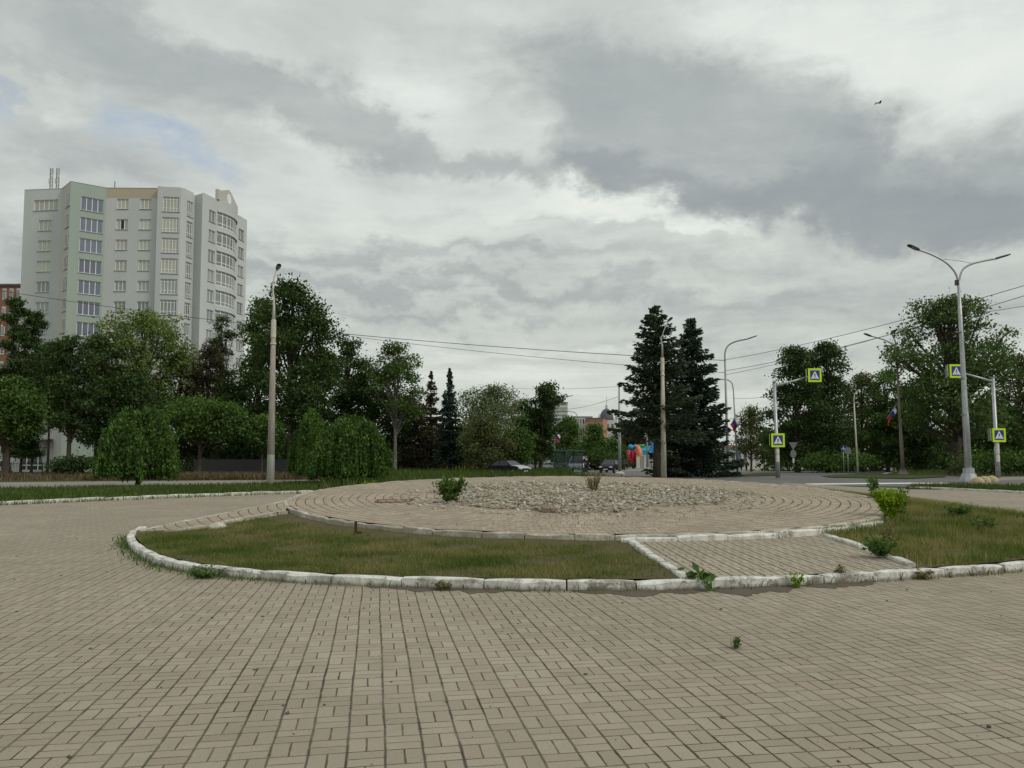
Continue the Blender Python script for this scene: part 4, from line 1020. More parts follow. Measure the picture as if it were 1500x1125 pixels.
def spruce(px, top, hw, Y, label, leaf, dens=1.0, cb=0.0, open_=0.0, seed=1, per=26, size=.26, tw=.17, pw=.85):
    r_ = random.Random(seed); b = XY(px, Y); H = P(px, top, Y).z - b.z; W = hw * Y / F
    t = thing('spruce', label, 'spruce', b)
    mb = MB(); mb.tube([(0, 0, 0), (0, 0, H * .1), (0, 0, H * .5), (0, 0, H)], [tw * 1.3, tw, tw * .6, .02], 8)
    C = []
    nw = int(H * 3.4 * dens)
    for i in range(nw):
        tt = (i + r_.random()) / nw; z = H * (cb + (1 - cb) * tt)
        Lm = W * (1 - tt) ** pw
        nb = max(3, int(4 + 3 * (1 - tt)))
        a0 = r_.uniform(0, 6.28)
        zw, tw0 = z, tt
        for k in range(nb):
            a = a0 + 2 * PI * k / nb + r_.uniform(-.5, .5)
            z = min(H * .985, zw + r_.uniform(-.25, .25)); tt = min(.99, max(0, (z / H - cb) / (1 - cb))); Lm = W * (1 - tt) ** pw
            L = Lm * r_.choice((r_.uniform(.45, .8), r_.uniform(.8, 1.0), r_.uniform(.9, 1.15))) + .04
            if open_ and tt < .45 and r_.random() < open_: L *= r_.uniform(.15, .5)
            dr = (-0.30 + .55 * tt) * L
            d = Vector((math.cos(a), math.sin(a), 0))
            def pt(s): return Vector((0, 0, z)) + d * (L * s) + Vector((0, 0, dr * s * (1.6 - .75 * s) + .30 * L * max(0, s - .6)))
            mb.tube([pt(0), pt(.5), pt(1)], [.03 + .02 * (1 - tt), .02, .006], 4, 0, False)
            n = int(per * L / max(1, W) * 2.2) + 4
            side = Vector((-d.y, d.x, 0))
            for _ in range(n):
                s = r_.random() ** .7 * .98 + .04
                wv = L * .22 * (1.15 - s) + .05 * min(1, L)
                q = pt(s) + side * r_.gauss(0, wv) + Vector((0, 0, -abs(r_.gauss(0, .16)) + .05)); C.append(q[:])
    mb.build('trunk', M_bark, t, True)
    C = np.array(C); n = len(C)
    # needle sprays: narrow faces pointing outwards and a little down
    out = C.copy(); out[:, 2] = 0; out = unit(out + rng.normal(0, .45, (n, 3)) + np.array([0, 0, -.25]))
    bb = unit(np.cross(out, rng.normal(0, 1, (n, 3)))); s = (size * (.6 + .8 * rng.random(n)))[:, None]
    V = np.stack([C - out * s * .5, C + bb * s * .22, C + out * s * .6, C - bb * s * .22], 1).reshape(-1, 3)
    link('crown', np_mesh('crown', V, np.arange(4 * n).reshape(-1, 4)), leaf, t)
    return t
spruce(962, 447, 71, 58, 'open spruce with drooping limbs and bare lower trunk behind the pale lamp post', L_fir, 1.05, .27, .35, 3, 74, .27, .26, .66)
spruce(1015, 466, 69, 61, 'dense dark spruce reaching the ground, right of the open spruce', L_firb, 1.35, .0, 0, 5, 80, .28, .2, .64)
spruce(631, 543, 30, 92, 'brownish thin spruce left of the dark pointed spruce', L_firbrown, .8, .05, 0, 8, 26, .34)
spruce(658, 538, 25, 86, 'dark pointed spruce left of the willow', L_firb, .9, .12, 0, 9, 30, .34)

def weeping(px, top, hw, Y, label, seed, n=520):
    r_ = random.Random(seed); b = XY(px, Y); H = P(px, top, Y).z - b.z; W = hw * Y / F
    t = thing('weeping_tree', label, 'weeping tree', (b.x, b.y, 0.05), 0, 'weeping dome trees')
    mb = MB(); mb.tube([(0, 0, 0), (.04, 0, .4), (-.03, .02, H * .45), (0, 0, H * .8)], [.15, .11, .09, .05], 8)
    C = []
    for i in range(n):
        a = r_.uniform(0, 2 * PI); rr = W * r_.random() ** .42 * r_.uniform(.9, 1.0)
        wob = 1 + .12 * math.sin(a * 3 + seed) + .09 * math.sin(a * 7 + seed * 2)
        zt = H * (.20 + .80 * math.sqrt(max(0, 1 - (rr / W) ** 1.9))) * r_.uniform(.90, 1.03) * (1 + .05 * math.sin(a * 2 + seed))
        low = H * (.05 + .10 * r_.random() + .07 * math.sin(a * 5 + seed) ** 2) if r_.random() < .75 else H * r_.uniform(.15, .6)
        if r_.random() < .10: wob *= r_.uniform(1.03, 1.16); zt *= r_.uniform(.95, 1.06)
        x, y = rr * math.cos(a) * wob, rr * math.sin(a) * wob
        z = zt; out = 1.0
        while z > low:
            for _ in range(3): C.append((x * out + r_.gauss(0, .05), y * out + r_.gauss(0, .05), z + r_.gauss(0, .05)))
            z -= r_.uniform(.08, .14); out += .004 * (1 + rr / W)
        if i % 6 == 0: mb.tube([(0, 0, H * .62), (x * .5, y * .5, zt + .05), (x, y, zt), (x * 1.05, y * 1.05, zt - .5)], [.035, .02, .012, .005], 4, 0, False)
    mb.build('trunk', M_bark, t, True)
    C = np.array(C)
    V, Fq = leaf_quads(C, .17, .2, .45, .55)
    link('crown', np_mesh('crown', V, Fq), L_weep, t); return t
weeping(203, 599, 53, 41, 'widest domed weeping tree on the left grass strip', 2, 620)
weeping(457, 602, 27, 49, 'smallest domed weeping tree, just right of the concrete lamp post', 5, 420)
weeping(514, 611, 54, 43, 'domed weeping tree standing against the left rim of the platform', 9, 620)
tree(292, 586, 60, 64, 'low umbrella shaped light green tree between the first weeping tree and the lamp post', L_mid, 'wide', .52, 14, 330, 26, .22, .34, trunk_r=.18, extra=[(-.6, 0, .72, .32, .16), (.45, 0, .86, .4, .2)])
tree(383, 612, 30, 66, 'small umbrella shaped tree directly behind the concrete lamp post', L_mid, 'wide', .5, 10, 190, 24, .22, .32)

# low shrubs
def shrub(px, Y, h, w, label, leaf, n=120, per=18, size=.12, name='shrub', cat='shrub', z=None, group=None, up=.4, loc=None):
    b = XY(px, Y) if loc is None else Vector(loc); z0 = b.z if z is None else z
    t = thing(name, label, cat, (b.x, b.y, z0), 0, group)
    lob = [(R.gauss(0, w * .33), R.gauss(0, w * .25), h * R.uniform(.35, .72), w * .42, w * .36, h * .3) for _ in range(7)]
    mb = MB()
    for l in lob: mb.tube([(R.gauss(0, .03), R.gauss(0, .03), 0), (l[0] * .5, l[1] * .5, l[2] * .5), l[:3]], [.018 + .006 * w, .012, .004], 4, 0, False)
    mb.build('stem', M_bark, t)
    V, Fq = clumps(lob, n, per, w * .09, size, .4, .9, up); V[:, 2] = np.maximum(V[:, 2], .01)
    link('foliage', np_mesh('foliage', V, Fq), leaf, t); return t
shrub(112, 64, 1.4, 3.0, 'dark low shrub by the railing near the glazed entrance', L_dark, 200, 22, .2)
shrub(985, 60, 1.6, 1.6, 'scrubby dark shrub at the foot of the pale lamp post', L_brown, 120, 18, .2)
shrub(1432, 66, 1.7, 4.5, 'dark rose bush beside the elm trunk', L_mid, 200, 20, .2)
shrub(1478, 68, 1.6, 4.0, 'leafy shrub right of the right gantry post', L_dark, 180, 20, .2)
shrub(875, 150, 3.2, 9.0, 'wide dark shrub behind the black car', L_dark, 200, 22, .5)
shrub(1210, 92, 2.2, 5.0, 'light green shrub below the large dark trees', L_mid, 160, 20, .3)

# plants on the island
def weed(loc, h, w, label, leaf, stems=14, size=.07, per=16, name='weed', cat='weed', asp=.5, drop=None, spreadf=.5):
    t = thing(name, label, cat, loc); mb = MB(); C = []
    for i in range(stems):
        a = R.uniform(0, 6.28); r = w * math.sqrt(R.random()) * .5; hh = h * R.uniform(.55, 1.0)
        s = Vector((r * .3 * math.cos(a), r * .3 * math.sin(a), 0)); e = Vector((r * math.cos(a), r * math.sin(a), hh)); m_ = s.lerp(e, .5) + Vector((0, 0, .04 * h))
        mb.tube([s, m_, e], [.007, .005, .002], 4, 0, False)
        for _ in range(per):
            k = R.random() ** .7; p = s.lerp(m_, k * 2) if k < .5 else m_.lerp(e, k * 2 - 1); p = p + Vector((R.gauss(0, size * spreadf), R.gauss(0, size * spreadf), R.gauss(0, size * .3))); C.append(p[:])
    mb.build('stem', leaf, t)
    C = np.array(C); C[:, 2] = np.maximum(C[:, 2], .012)
    V, Fq = leaf_quads(C, size, .5, asp, drop); V[:, 2] = np.maximum(V[:, 2], 0.004)
    link('foliage', np_mesh('foliage', V, Fq), leaf, t); return t
def onplat(px, py):
    z = .5
    for _ in range(8): p = G(px, py, z); z = plat_z(p.x, p.y)
    return Vector((p.x, p.y, z))
weed(onplat(660, 737) + Vector((0, 0, .03)), .62, .75, 'leafy green bush growing from the left edge of the rubble', L_weed, 34, .10, 26, 'bush', 'bush')
weed(onplat(869, 723) + Vector((0, 0, .05)), .62, .48, 'dry straw coloured weed clump standing in the middle of the rubble', L_dry, 46, .045, 10)
pr = PC + Vector((math.cos(-.12), math.sin(-.12))) * PR
def atx(px, py, z): q = G(px, py, z); return Vector((q.x, q.y, z))
weed(atx(1304, 756, .35), .56, .62, 'lime green bush at the right rim of the platform', L_lime, 60, .062, 40, 'bush', 'bush')
weed(atx(1317, 752, .35), .52, .34, 'grey green bush partly behind the lime green bush', L_weed, 22, .08, 22, 'bush', 'bush')
weed(onplat(1278, 729), .66, .26, 'single upright leafy weed left of the lime green bush', L_weed, 7, .10, 26)
weed(atx(1402, 762, .2), .36, .55, 'dark leafy weed patch in the grass right of the lime bush', L_weed, 22, .08, 18)
weed(atx(1292, 814, .16), .28, .5, 'leafy weed at the right edge of the ramp', L_weed, 24, .07, 18)
weed(atx(1300, 800, .16), .38, .2, 'thin tall weed with seed heads above the ramp edge', L_dry, 9, .05, 12)
weed(atx(1440, 776, .18), .22, .6, 'flat dark weed in the middle of the right grass bed', L_weed, 22, .06, 14)
weed(G(1028, 862), .23, .32, 'broad leaved dock plant at the corner where ramp meets kerb', L_weed, 12, .15, 6, 'dock_plant', 'weed', .42)
weed(G(1168, 861), .19, .14, 'light green weed growing from the kerb joint before the ramp', L_lime, 8, .05, 12)
weed(G(1230, 853), .22, .18, 'dead brown weed hanging over the kerb before the ramp', L_dry, 16, .05, 12)
weed(G(1078, 950), .10, .09, 'small green weed sprouting alone from a paving joint', L_weed, 7, .032, 8)
weed(G(652, 864), .10, .26, 'brown dry tuft at a broken kerb joint in the middle', L_dry, 22, .04, 12)
weed(G(1352, 848), .12, .26, 'dry tuft at the kerb joint right of the ramp', L_dry, 16, .05, 12)
weed(G(300, 846), .14, .55, 'green weed tuft below the kerb at its left bend', L_weed, 30, .05, 12)
weed(G(540, 716.5, .1), .4, .8, 'yellow green seedling at the left back rim of the platform', L_lime, 14, .10, 12)

# ------------------------------------------------------------------ lamp posts
def head(mb, p, d, L=.75, w=.30):        # flat street-lamp head at p, pointing along d (unit, may tilt)
    d = d.normalized(); s = Vector((-d.y, d.x, 0)).normalized(); u = s.cross(d) * -1
    if u.z < 0: u = -u
    prof = [(-.12, .05, .05), (0, .07, .07), (.12, w * .5, .075), (L * .8, w * .5, .06), (L, w * .32, .03)]
    b = len(mb.v)
    for x, hw, hh in prof:
        for a, e in ((-1, -.5), (1, -.5), (.75, .6), (-.75, .6)): mb.v.append(tuple(p + d * x + s * (a * hw) + u * (e * hh)))
    for i in range(len(prof) - 1):
        for k in range(4): mb.f.append((b + 4 * i + k, b + 4 * i + (k + 1) % 4, b + 4 * i + 4 + (k + 1) % 4, b + 4 * i + 4 + k)); mb.m.append(0)
    mb.f.append((b, b + 1, b + 2, b + 3)[::-1]); mb.m.append(0); e = b + 4 * (len(prof) - 1); mb.f.append((e, e + 1, e + 2, e + 3)); mb.m.append(0)
    return s, u
def add_head(t, p, d, L=.75, w=.3):
    mb = MB(); s, u = head(mb, p, d, L, w); h = mb.build('lamp_head', M_head, t)
    m2 = MB(); d = d.normalized(); c = p + d * (L * .45) - u * (.075 * .5 + .006)
    vs = [c + d * (a * L * .28) + s * (b * w * .34) for a, b in ((-1, -1), (1, -1), (1, 1), (-1, 1))]
    m2.add(vs, [(0, 1, 2, 3)]); m2.build('lens', M_lens, h)
def rel(px, py, Y, b): return P(px, py, Y) - Vector(b)
def concrete_post(px, base_py, top_py, Y, tip, headpx, label, m, w0=.21, w1=.12):
    b = XY(px, Y); b.z = gz(Y)
    t = thing('lamp_post', label, 'lamp post', b)
    H = P(px, top_py, Y).z - b.z
    MB().tube([(0, 0, -.3), (0, 0, H * .5), (0, 0, H)], [w0, (w0 + w1) / 2, w1], 12).build('pole', m, t, True)
    mb = MB(); mb.tube([(0, 0, H - .9), (0, 0, H + .05)], [w1 + .03, w1 + .02], 10); mb.tube([(0, 0, H * .86 - .05), (0, 0, H * .86 + .05)], [w1 + .05, w1 + .05], 10)
    mb.build('collar', M_cream, t)
    tp = rel(*tip, Y, b); hp = rel(*headpx, Y, b)
    mb = MB(); mb.tube([(0, 0, H), (0, 0, H + .9), tp * .6 + Vector((0, 0, H + .9)) * .4 + Vector((0, 0, 0)), tp, tp.lerp(hp, .5) + Vector((-.03, 0, .05)), hp], [.10, .06, .045, .04, .035, .03], 8)
    mb.build('arm', M_cream if m is M_conc else M_galv, t, True)
    add_head(t, hp, Vector((.42, -.62, .42)), .42, .26)
    return t
concrete_post(397, 714, 470, 42, (399.5, 418), (406, 394), 'tall concrete lamp post with white painted foot on the left grass strip', M_conc, .215, .115)
concrete_post(972, 702, 525, 56, (968, 498), (979, 470), 'pale concrete lamp post standing in front of the open spruce', M_concw, .215, .115)

def steel_pole(t, H, r0, r1, base=True, m=M_galv):
    mb = MB(); mb.tube([(0, 0, 0), (0, 0, H * .33), (0, 0, H * .335), (0, 0, H * .7), (0, 0, H)], [r0, r0 * .86, r0 * .80, (r0 + r1) * .45, r1], 12); mb.build('pole', m, t, True)
def twin_lamp(px, Y, forkpy, arms, label, m, r0=.16, base_h=.55, group=None):
    b = XY(px, Y); t = thing('lamp_post', label, 'lamp post', b, 0, group)
    fx = arms['fork'][0]; H = P(fx, forkpy, Y).z - b.z; top = rel(fx, forkpy, Y, b)
    mb = MB(); mb.tube([(0, 0, 0), top * .33, top * .34, top * .7, top], [r0, r0 * .88, r0 * .8, r0 * .6, r0 * .42], 12); mb.build('pole', m, t, True)
    if base_h:
        MB().lathe([(r0 * 2.6, 0), (r0 * 2.5, .12), (r0 * 1.9, base_h * .6), (r0 * 1.6, base_h * .62), (r0 * 1.5, base_h), (r0 * .9, base_h)], (0, 0, 0), 10).build('foot', m, t)
    for pts, dv in arms['arms']:
        q = [top - Vector((0, 0, .15))] + [rel(x, y, Y, b) for x, y in pts]
        q = [Vector((*p[:2], 0)) for p in []] or q
        sm = smooth3(q); MB().tube(sm, [r0 * .38] + [r0 * .3] * (len(sm) - 1), 8).build('arm', m, t, True)
        add_head(t, q[-1], Vector(dv), .85, .34)
    return t
def smooth3(pts, k=5):
    out = []; n = len(pts)
    for i in range(n - 1):
        p0, p1, p2, p3 = pts[max(0, i - 1)], pts[i], pts[i + 1], pts[min(n - 1, i + 2)]
        for j in range(k):
            t = j / k; out.append(0.5 * ((2 * p1) + (p2 - p0) * t + (2 * p0 - 5 * p1 + 4 * p2 - p3) * t * t + (3 * p1 - p0 - 3 * p2 + p3) * t ** 3))
    out.append(pts[-1]); return out
bigY = 47
bl = twin_lamp(1418, bigY, 412, {'fork': (1404, 412), 'arms': [([(1399, 399), (1385, 384), (1365, 373), (1346, 366)], (-.93, -.3, .3)), ([(1409, 397), (1420, 388), (1437, 383), (1458, 379)], (.93, -.3, .25))]},
          'tall silver twin arm lamp post nearest the plaza on the right', M_galv, .20, .85)
bb = XY(1418, bigY)
sm = smooth3([rel(1376, 379.5, bigY, bb), rel(1400, 381.5, bigY, bb), rel(1424, 385.5, bigY, bb)])
MB().tube(sm, .012, 5).build('stay_wire', M_wire, bl)
for hz in (4.0, 6.2, 9.0): MB().tube([(-.02 - .03 * hz, 0, hz), (-.02 - .03 * hz, 0, hz + .06)], .19, 10).build('band', M_steelgrey, bl)
MB().box((-.4, -.2, 12.0), (.18, .16, .32)).build('junction_box', M_head, bl)

t2 = twin_lamp(1322, 70, 515, {'fork': (1313, 515), 'arms': [([(1309, 507), (1300, 500), (1289, 496), (1276, 492.5)], (-.9, -.4, .25)), ([(1312, 503), (1309, 495), (1306, 489)], (-.1, -.9, .25))]},
          'weathered twin arm lamp post carrying a flag, left of the elm', M_rustpole, .17, .5)
def single_lamp(px, Y, base_py, topx, arm, dv, label, m, r0=.12, name='lamp_post', headed=True):
    b = XY(px, Y); t = thing(name, label, 'lamp post', b); q = [rel(x, y, Y, b) for x, y in arm]
    mb = MB(); mb.tube([Vector((0, 0, 0)), q[0] * .5, q[0]], [r0, r0 * .85, r0 * .6], 10).build('pole', m, t, True)
    sm = smooth3(q); MB().tube(sm, r0 * .5, 8).build('arm', m, t, True)
    if headed: add_head(t, q[-1], Vector(dv), .95, .34)
    return t
single_lamp(1066, 74, 700, 0, [(1062, 530), (1062, 517), (1066, 507), (1077, 500.5), (1095, 496.5)], (.92, -.2, .3), 'grey single arm lamp post behind the dense spruce', M_steelgrey, .14)
single_lamp(1080, 104, 690, 0, [(1075, 585), (1074, 570), (1072, 561), (1066, 556.5), (1059, 556)], (-.9, -.2, .1), 'slim curved lamp post carrying a flag right of the dense spruce', M_steelgrey, .14)
single_lamp(1256, 86, 684, 0, [(1251, 590), (1251.5, 579), (1255, 573.5), (1260, 571.5)], (1, 0, 0), 'plain hooked post without a lamp head beyond the road', M_cream, .10, 'lamp_post', False)
single_lamp(812, 112, 680, 0, [(812, 600), (812, 590), (815, 584.5), (823, 582), (830, 581)], (.95, -.1, .15), 'grey single arm lamp post behind the bus shelter', M_steelgrey, .13)
single_lamp(848, 170, 680, 0, [(847, 622), (846.6, 612), (843, 605), (836, 603), (829, 602)], (-.95, -.1, .12), 'far street lamp with its arm to the left, beyond the bus shelter', M_steelgrey, .16)
b = GT(908, 695); t = thing('mast', 'plain slim grey steel mast beside the black car', 'mast', b)
H = P(908, 562, b.y).z - b.z
MB().tube([(0, 0, 0), (0, 0, H * .45), (0, 0, H * .455), (0, 0, H)], [.16, .14, .11, .07], 10).build('pole', M_steelgrey, t, True)
MB().lathe([(.45, 0), (.45, .12), (.2, .3)], (0, 0, 0), 10).build('foot', M_stone, t)

# flags
M_fw, M_fb, M_fr = simple('flag_white', (.72, .72, .74), .8), simple('flag_blue', (.02, .045, .28), .8), simple('flag_red', (.42, .02, .025), .8)
def flag(corners, label, bulge=.25, staff=True):
    """corners: hoist top, fly top, fly bottom, hoist bottom as 3-D points"""
    A, B_, C_, D_ = [Vector(c) for c in corners]; o = (A + B_ + C_ + D_) / 4
    t = thing('flag', label, 'flag', o, 0, 'tricolour flags on lamp posts')
    nu, nv = 12, 12; nrm = (B_ - A).cross(D_ - A).normalized()
    for k, (nm, m) in enumerate((('white_stripe', M_fw), ('blue_stripe', M_fb), ('red_stripe', M_fr))):
        mb = MB(); n4 = 4
        for j in range(n4 + 1):
            v = (k + j / n4) / 3
            for i in range(nu + 1):
                u = i / nu; p = A.lerp(B_, u).lerp(D_.lerp(C_, u), v) + nrm * (bulge * .5 * math.sin(u * 7 + v * 2.2) * u + .06 * math.sin(v * 9 + u * 3)); mb.v.append(tuple(p - o))
        for j in range(n4):
            for i in range(nu): q = j * (nu + 1) + i; mb.f.append((q, q + 1, q + nu + 2, q + nu + 1)); mb.m.append(0)
        mb.build(nm, m, t, True)
    if staff: MB().tube([A - o + (A - D_) * .05, D_ - o - (A - D_) * .1], .02, 6).build('staff', M_steelgrey, t)
Y = 69.6
flag([P(1313.5, 592, Y), P(1311, 605, Y + .3), P(1302, 624, Y + .2), P(1300.5, 611, Y)], 'drooping white, blue and red flag on the weathered twin lamp', .5)
Y = 103.5
flag([P(1079.5, 608, Y), P(1082.5, 622, Y), P(1076, 634, Y), P(1070, 622, Y)], 'small tricolour flag on the curved post beside the dense spruce', .4)
Y = 111.5
flag([P(813, 628, Y), P(821, 640, Y), P(819, 650, Y), P(812.5, 642, Y)], 'pale tricolour flag on the post behind the bus shelter', .5)
Y = 158
flag([P(947, 628, Y), P(946, 640, Y), P(938, 648, Y), P(940, 634, Y)], 'tricolour flag on the pole in front of the inflatables', .5)
b = GT(948, 683.5); b = XY(948, 158); t = thing('flag_pole', 'grey pole with a flag in front of the inflatables', 'pole', b)
MB().tube([(0, 0, 0), (0, 0, P(948, 618, 158).z - b.z)], [.22, .12], 10).build('pole', M_steelgrey, t, True); MB().lathe([(.5, 0), (.45, .25), (.25, .3)], (0, 0, 0), 8).build('foot', M_stone, t)

# ------------------------------------------------------------------ crossing signs
FIG = [ # walking figure, unit square 0..1
    [(.47, .78), (.53, .78), (.56, .73), (.53, .68), (.47, .68), (.44, .73)],
    [(.43, .66), (.55, .66), (.60, .58), (.67, .52), (.65, .49), (.57, .54), (.54, .44), (.60, .34), (.64, .22), (.59, .21), (.55, .32), (.48, .40), (.43, .30), (.36, .21), (.32, .24), (.40, .34), (.44, .46), (.43, .56), (.38, .50), (.36, .44), (.33, .46), (.36, .55)]]
def crossing_panel(t, c, size, rz, nm='sign_panel'):
    """yellow-green board with blue square, white triangle, black walking figure and zebra bars; c: centre (local)"""
    cs, sn = math.cos(rz), math.sin(rz)
    def T(u, v, w): return Vector((c[0] + u * cs + w * sn, c[1] + u * sn - w * cs, c[2] + v))
    h = size / 2
    rect = lambda a, b: [(-a, -b), (a, -b), (a, b), (-a, b)]
    fr = MB().prism(rect(h, h), 0, .03, T).build(nm, M_fluo, t)
    i = size * .36
    MB().prism(rect(i, i), .03, .034, T).build('blue_field', M_blue, fr)
    tri = [(-i * .86, -i * .74), (i * .86, -i * .74), (0, i * .86)]
    MB().prism(tri, .034, .038, T).build('white_triangle', M_signwhite, fr)
    mb = MB(); k = i * 1.5
    for poly in FIG: mb.prism([((x - .5) * k, (y - .52) * k) for x, y in poly], .038, .042, T)
    for j in range(4):
        x0 = -i * .52 + j * i * .28; mb.prism([(x0, -i * .70), (x0 + i * .12, -i * .70), (x0 + i * .16, -i * .52), (x0 + i * .06, -i * .52)], .038, .041, T)
    mb.build('pedestrian_symbol', M_signblack, fr)
    return fr
def back_panel(t, c, size, rz):
    cs, sn = math.cos(rz), math.sin(rz)
    T = lambda u, v, w: Vector((c[0] + u * cs + w * sn, c[1] + u * sn - w * cs, c[2] + v)); h = size / 2
    fr = MB().prism([(-h, -h), (h, -h), (h, h), (-h, h)], 0, .03, T).build('sign_back', M_signback, t)
    MB().prism([(-h, -h * .9), (-h + .03, -h * .9), (-h + .03, h * .9), (-h, h * .9)], -.02, .0, T).build('edge_strip', M_fluo, fr)
def gantry(px, Y, top_py, arm_px, arm_py, spx, spy, lpx, lpy, label, tilt):
    b = XY(px, Y); t = thing('crossing_sign_gantry', label, 'crossing sign', b, 0, 'pedestrian crossing sign gantries')
    H = P(px + tilt, top_py, Y).z - b.z; tx = rel(px + tilt, top_py, Y, b).x
    MB().tube([(0, 0, 0), (tx * .3, 0, H * .3), (tx * .31, 0, H * .31), (tx, 0, H)], [.17, .165, .125, .12], 12).build('pole', M_galv, t, True)
    MB().tube([(tx, 0, H), (tx, 0, H + .04)], .16, 10).build('pole_cap', M_galv, t)
    a0 = Vector((tx, -.02, H - .3)); a1 = rel(arm_px, arm_py, Y, b)
    MB().tube([a0, a0.lerp(a1, .5), a1], [.085, .075, .06], 8).build('arm', M_galv, t, True)
    s = 20 * Y / F
    c = rel(spx, spy, Y, b); crossing_panel(t, (c.x, -.18, c.z), s, .06)
    sd = -1
    back_panel(t, (c.x - s * .52, .12, c.z + .03), s * .92, 1.25)
    c = rel(lpx, lpy, Y, b); crossing_panel(t, (c.x, -.22, c.z), s, .06); back_panel(t, (c.x - s * .5, .1, c.z + .03), s * .92, 1.25)
    for z0, hh, w in ((1.15, .5, .16), (1.75, .35, .17), (2.15, .4, .15)):
        m2 = MB(); 
        for k in range(5):
            a = -PI / 2 - .8 + 1.6 * k / 4; rr = .176
            m2.v += [(tx * .25 + rr * math.cos(a), rr * math.sin(a), z0), (tx * .25 + rr * math.cos(a), rr * math.sin(a), z0 + hh)]
        for k in range(4): m2.f.append((2 * k, 2 * k + 2, 2 * k + 3, 2 * k + 1)); m2.m.append(0)
        m2.build('notice', M_poster, t)
    return t
gantry(1139, 57, 560, 1184, 552, 1192, 550, 1138, 645, 'left crossing sign gantry with its arm reaching right over the road', -5)
gantry(1461, 57, 553, 1409, 546, 1398.5, 544, 1460.5, 637.5, 'right crossing sign gantry with its arm reaching left behind the big lamp', -7)

# small round and triangular signs seen beyond the road
def small_sign(px, Y, base, top_py, label, kind):
    b = XY(px, Y); t = thing('road_sign', label, 'road sign', b); H = P(px, top_py, Y).z - b.z
    MB().tube([(0, 0, 0), (0, 0, H)], .04, 8).build('post', M_galv, t, True)
    Td = lambda cz: (lambda u, v, w: Vector((u, -.05 - w, cz + v)))
    circ = [(.36 * math.cos(2 * PI * k / 24), .36 * math.sin(2 * PI * k / 24)) for k in range(24)]
    if kind == 'yield':
        MB().prism([(-.52, .42), (0, -.46), (.52, .42)], 0, .02, Td(H - .42)).build('triangle_back', M_signback, t)
        MB().prism([(x * 1.0, y * 1.3) for x, y in circ], 0, .02, Td(H - 1.35)).build('round_back', M_signback, t)
        MB().box((0, -.06, H * .40), (.20, .05, .55)).build('notice', M_poster, t)
    elif kind == 'blue':
        f = MB().prism(circ, 0, .02, Td(H - .38)).build('sign_disc', M_blue, t)
        mb = MB(); mb.prism([(-.02, -.2), (.03, -.2), (.03, .2), (-.02, .2)], .02, .024, Td(H - .38)); mb.prism([(-.2, -.12), (-.06, .05), (-.09, .08), (-.22, -.08)], .02, .024, Td(H - .38))
        mb.prism([(.09, -.12), (.2, -.12), (.2, .0), (.09, .0)], .02, .024, Td(H - .38)); mb.build('white_symbol', M_signwhite, f)
    else:
        MB().prism([(x * 1.05, y * 1.05) for x, y in circ], 0, .02, Td(H - .38)).build('sign_disc', M_signback, t)
small_sign(1162, 92, 0, 648, 'backs of a triangular and a round sign on one post', 'yield')
small_sign(1235.5, 88, 0, 652, 'round blue sign with white symbol on a thin post', 'blue')
small_sign(1242, 84, 0, 655, 'grey back of a round sign beside the blue sign', 'grey')
# yellow concrete hemispheres
def hemi(px, py, label):
    b = GT(px, py); prof = [(.36 * math.cos(a), .36 * math.sin(a)) for a in np.linspace(0, PI / 2 - .05, 9)]
    o = MB().lathe([(.37, -.05)] + prof, (0, 0, 0), 20).build('concrete_hemisphere', M_hemi, None, True); o.location = b; tag(o, label, 'bollard', 'yellow concrete hemispheres')
hemi(1432, 707.5, 'yellow concrete hemisphere nearest the big lamp'); hemi(1442, 706, 'middle yellow concrete hemisphere, partly hidden'); hemi(1453, 705.2, 'yellow concrete hemisphere nearest the right gantry post')

# ------------------------------------------------------------------ overhead cables and the bird
def cable(a, b, sag, label, r=.018):
    a, b = Vector(a), Vector(b); pts = []
    for i in range(41):
        t = i / 40; p = a.lerp(b, t); p.z -= sag * 4 * t * (1 - t); pts.append(p)
    o0 = a.copy(); o = MB().tube([p - o0 for p in pts], r, 5).build('overhead_cable', M_wire); o.location = o0
    tag(o, label, 'cable', 'overhead cables')
cable(P(-160, 398, 100), P(1063, 528, 74), 1.6, 'upper long cable passing in front of the tower block', .03)
cable(P(380, 474, 96), P(1063, 546, 74), .5, 'lower long cable ending at the post behind the spruce', .022)
cable(P(1063, 527, 74), P(1720, 350, 38), .55, 'highest cable rising to the right picture edge', .02)
cable(P(1063, 543, 74), P(1720, 362, 38), .65, 'second cable from the top on the right, close below the highest', .02)
cable(P(1063, 549, 74), P(1406, 460, 47), .25, 'cable running from the post behind the spruce to the big twin lamp', .016)
cable(P(1406, 462, 47), P(1720, 400, 36), .2, 'cable leaving the big twin lamp to the right edge', .014)
cable(P(1076, 584, 104), P(1314, 538, 70), .7, 'low cable between the curved flag post and the weathered twin lamp', .02)
cable(P(813, 600, 112), P(908, 580, 82), .4, 'short cable from the lamp behind the bus shelter to the slim mast', .02)
cable(P(700, 563, 130), P(908, 566, 82), .5, 'faint cable above the willow ending at the slim mast', .016)
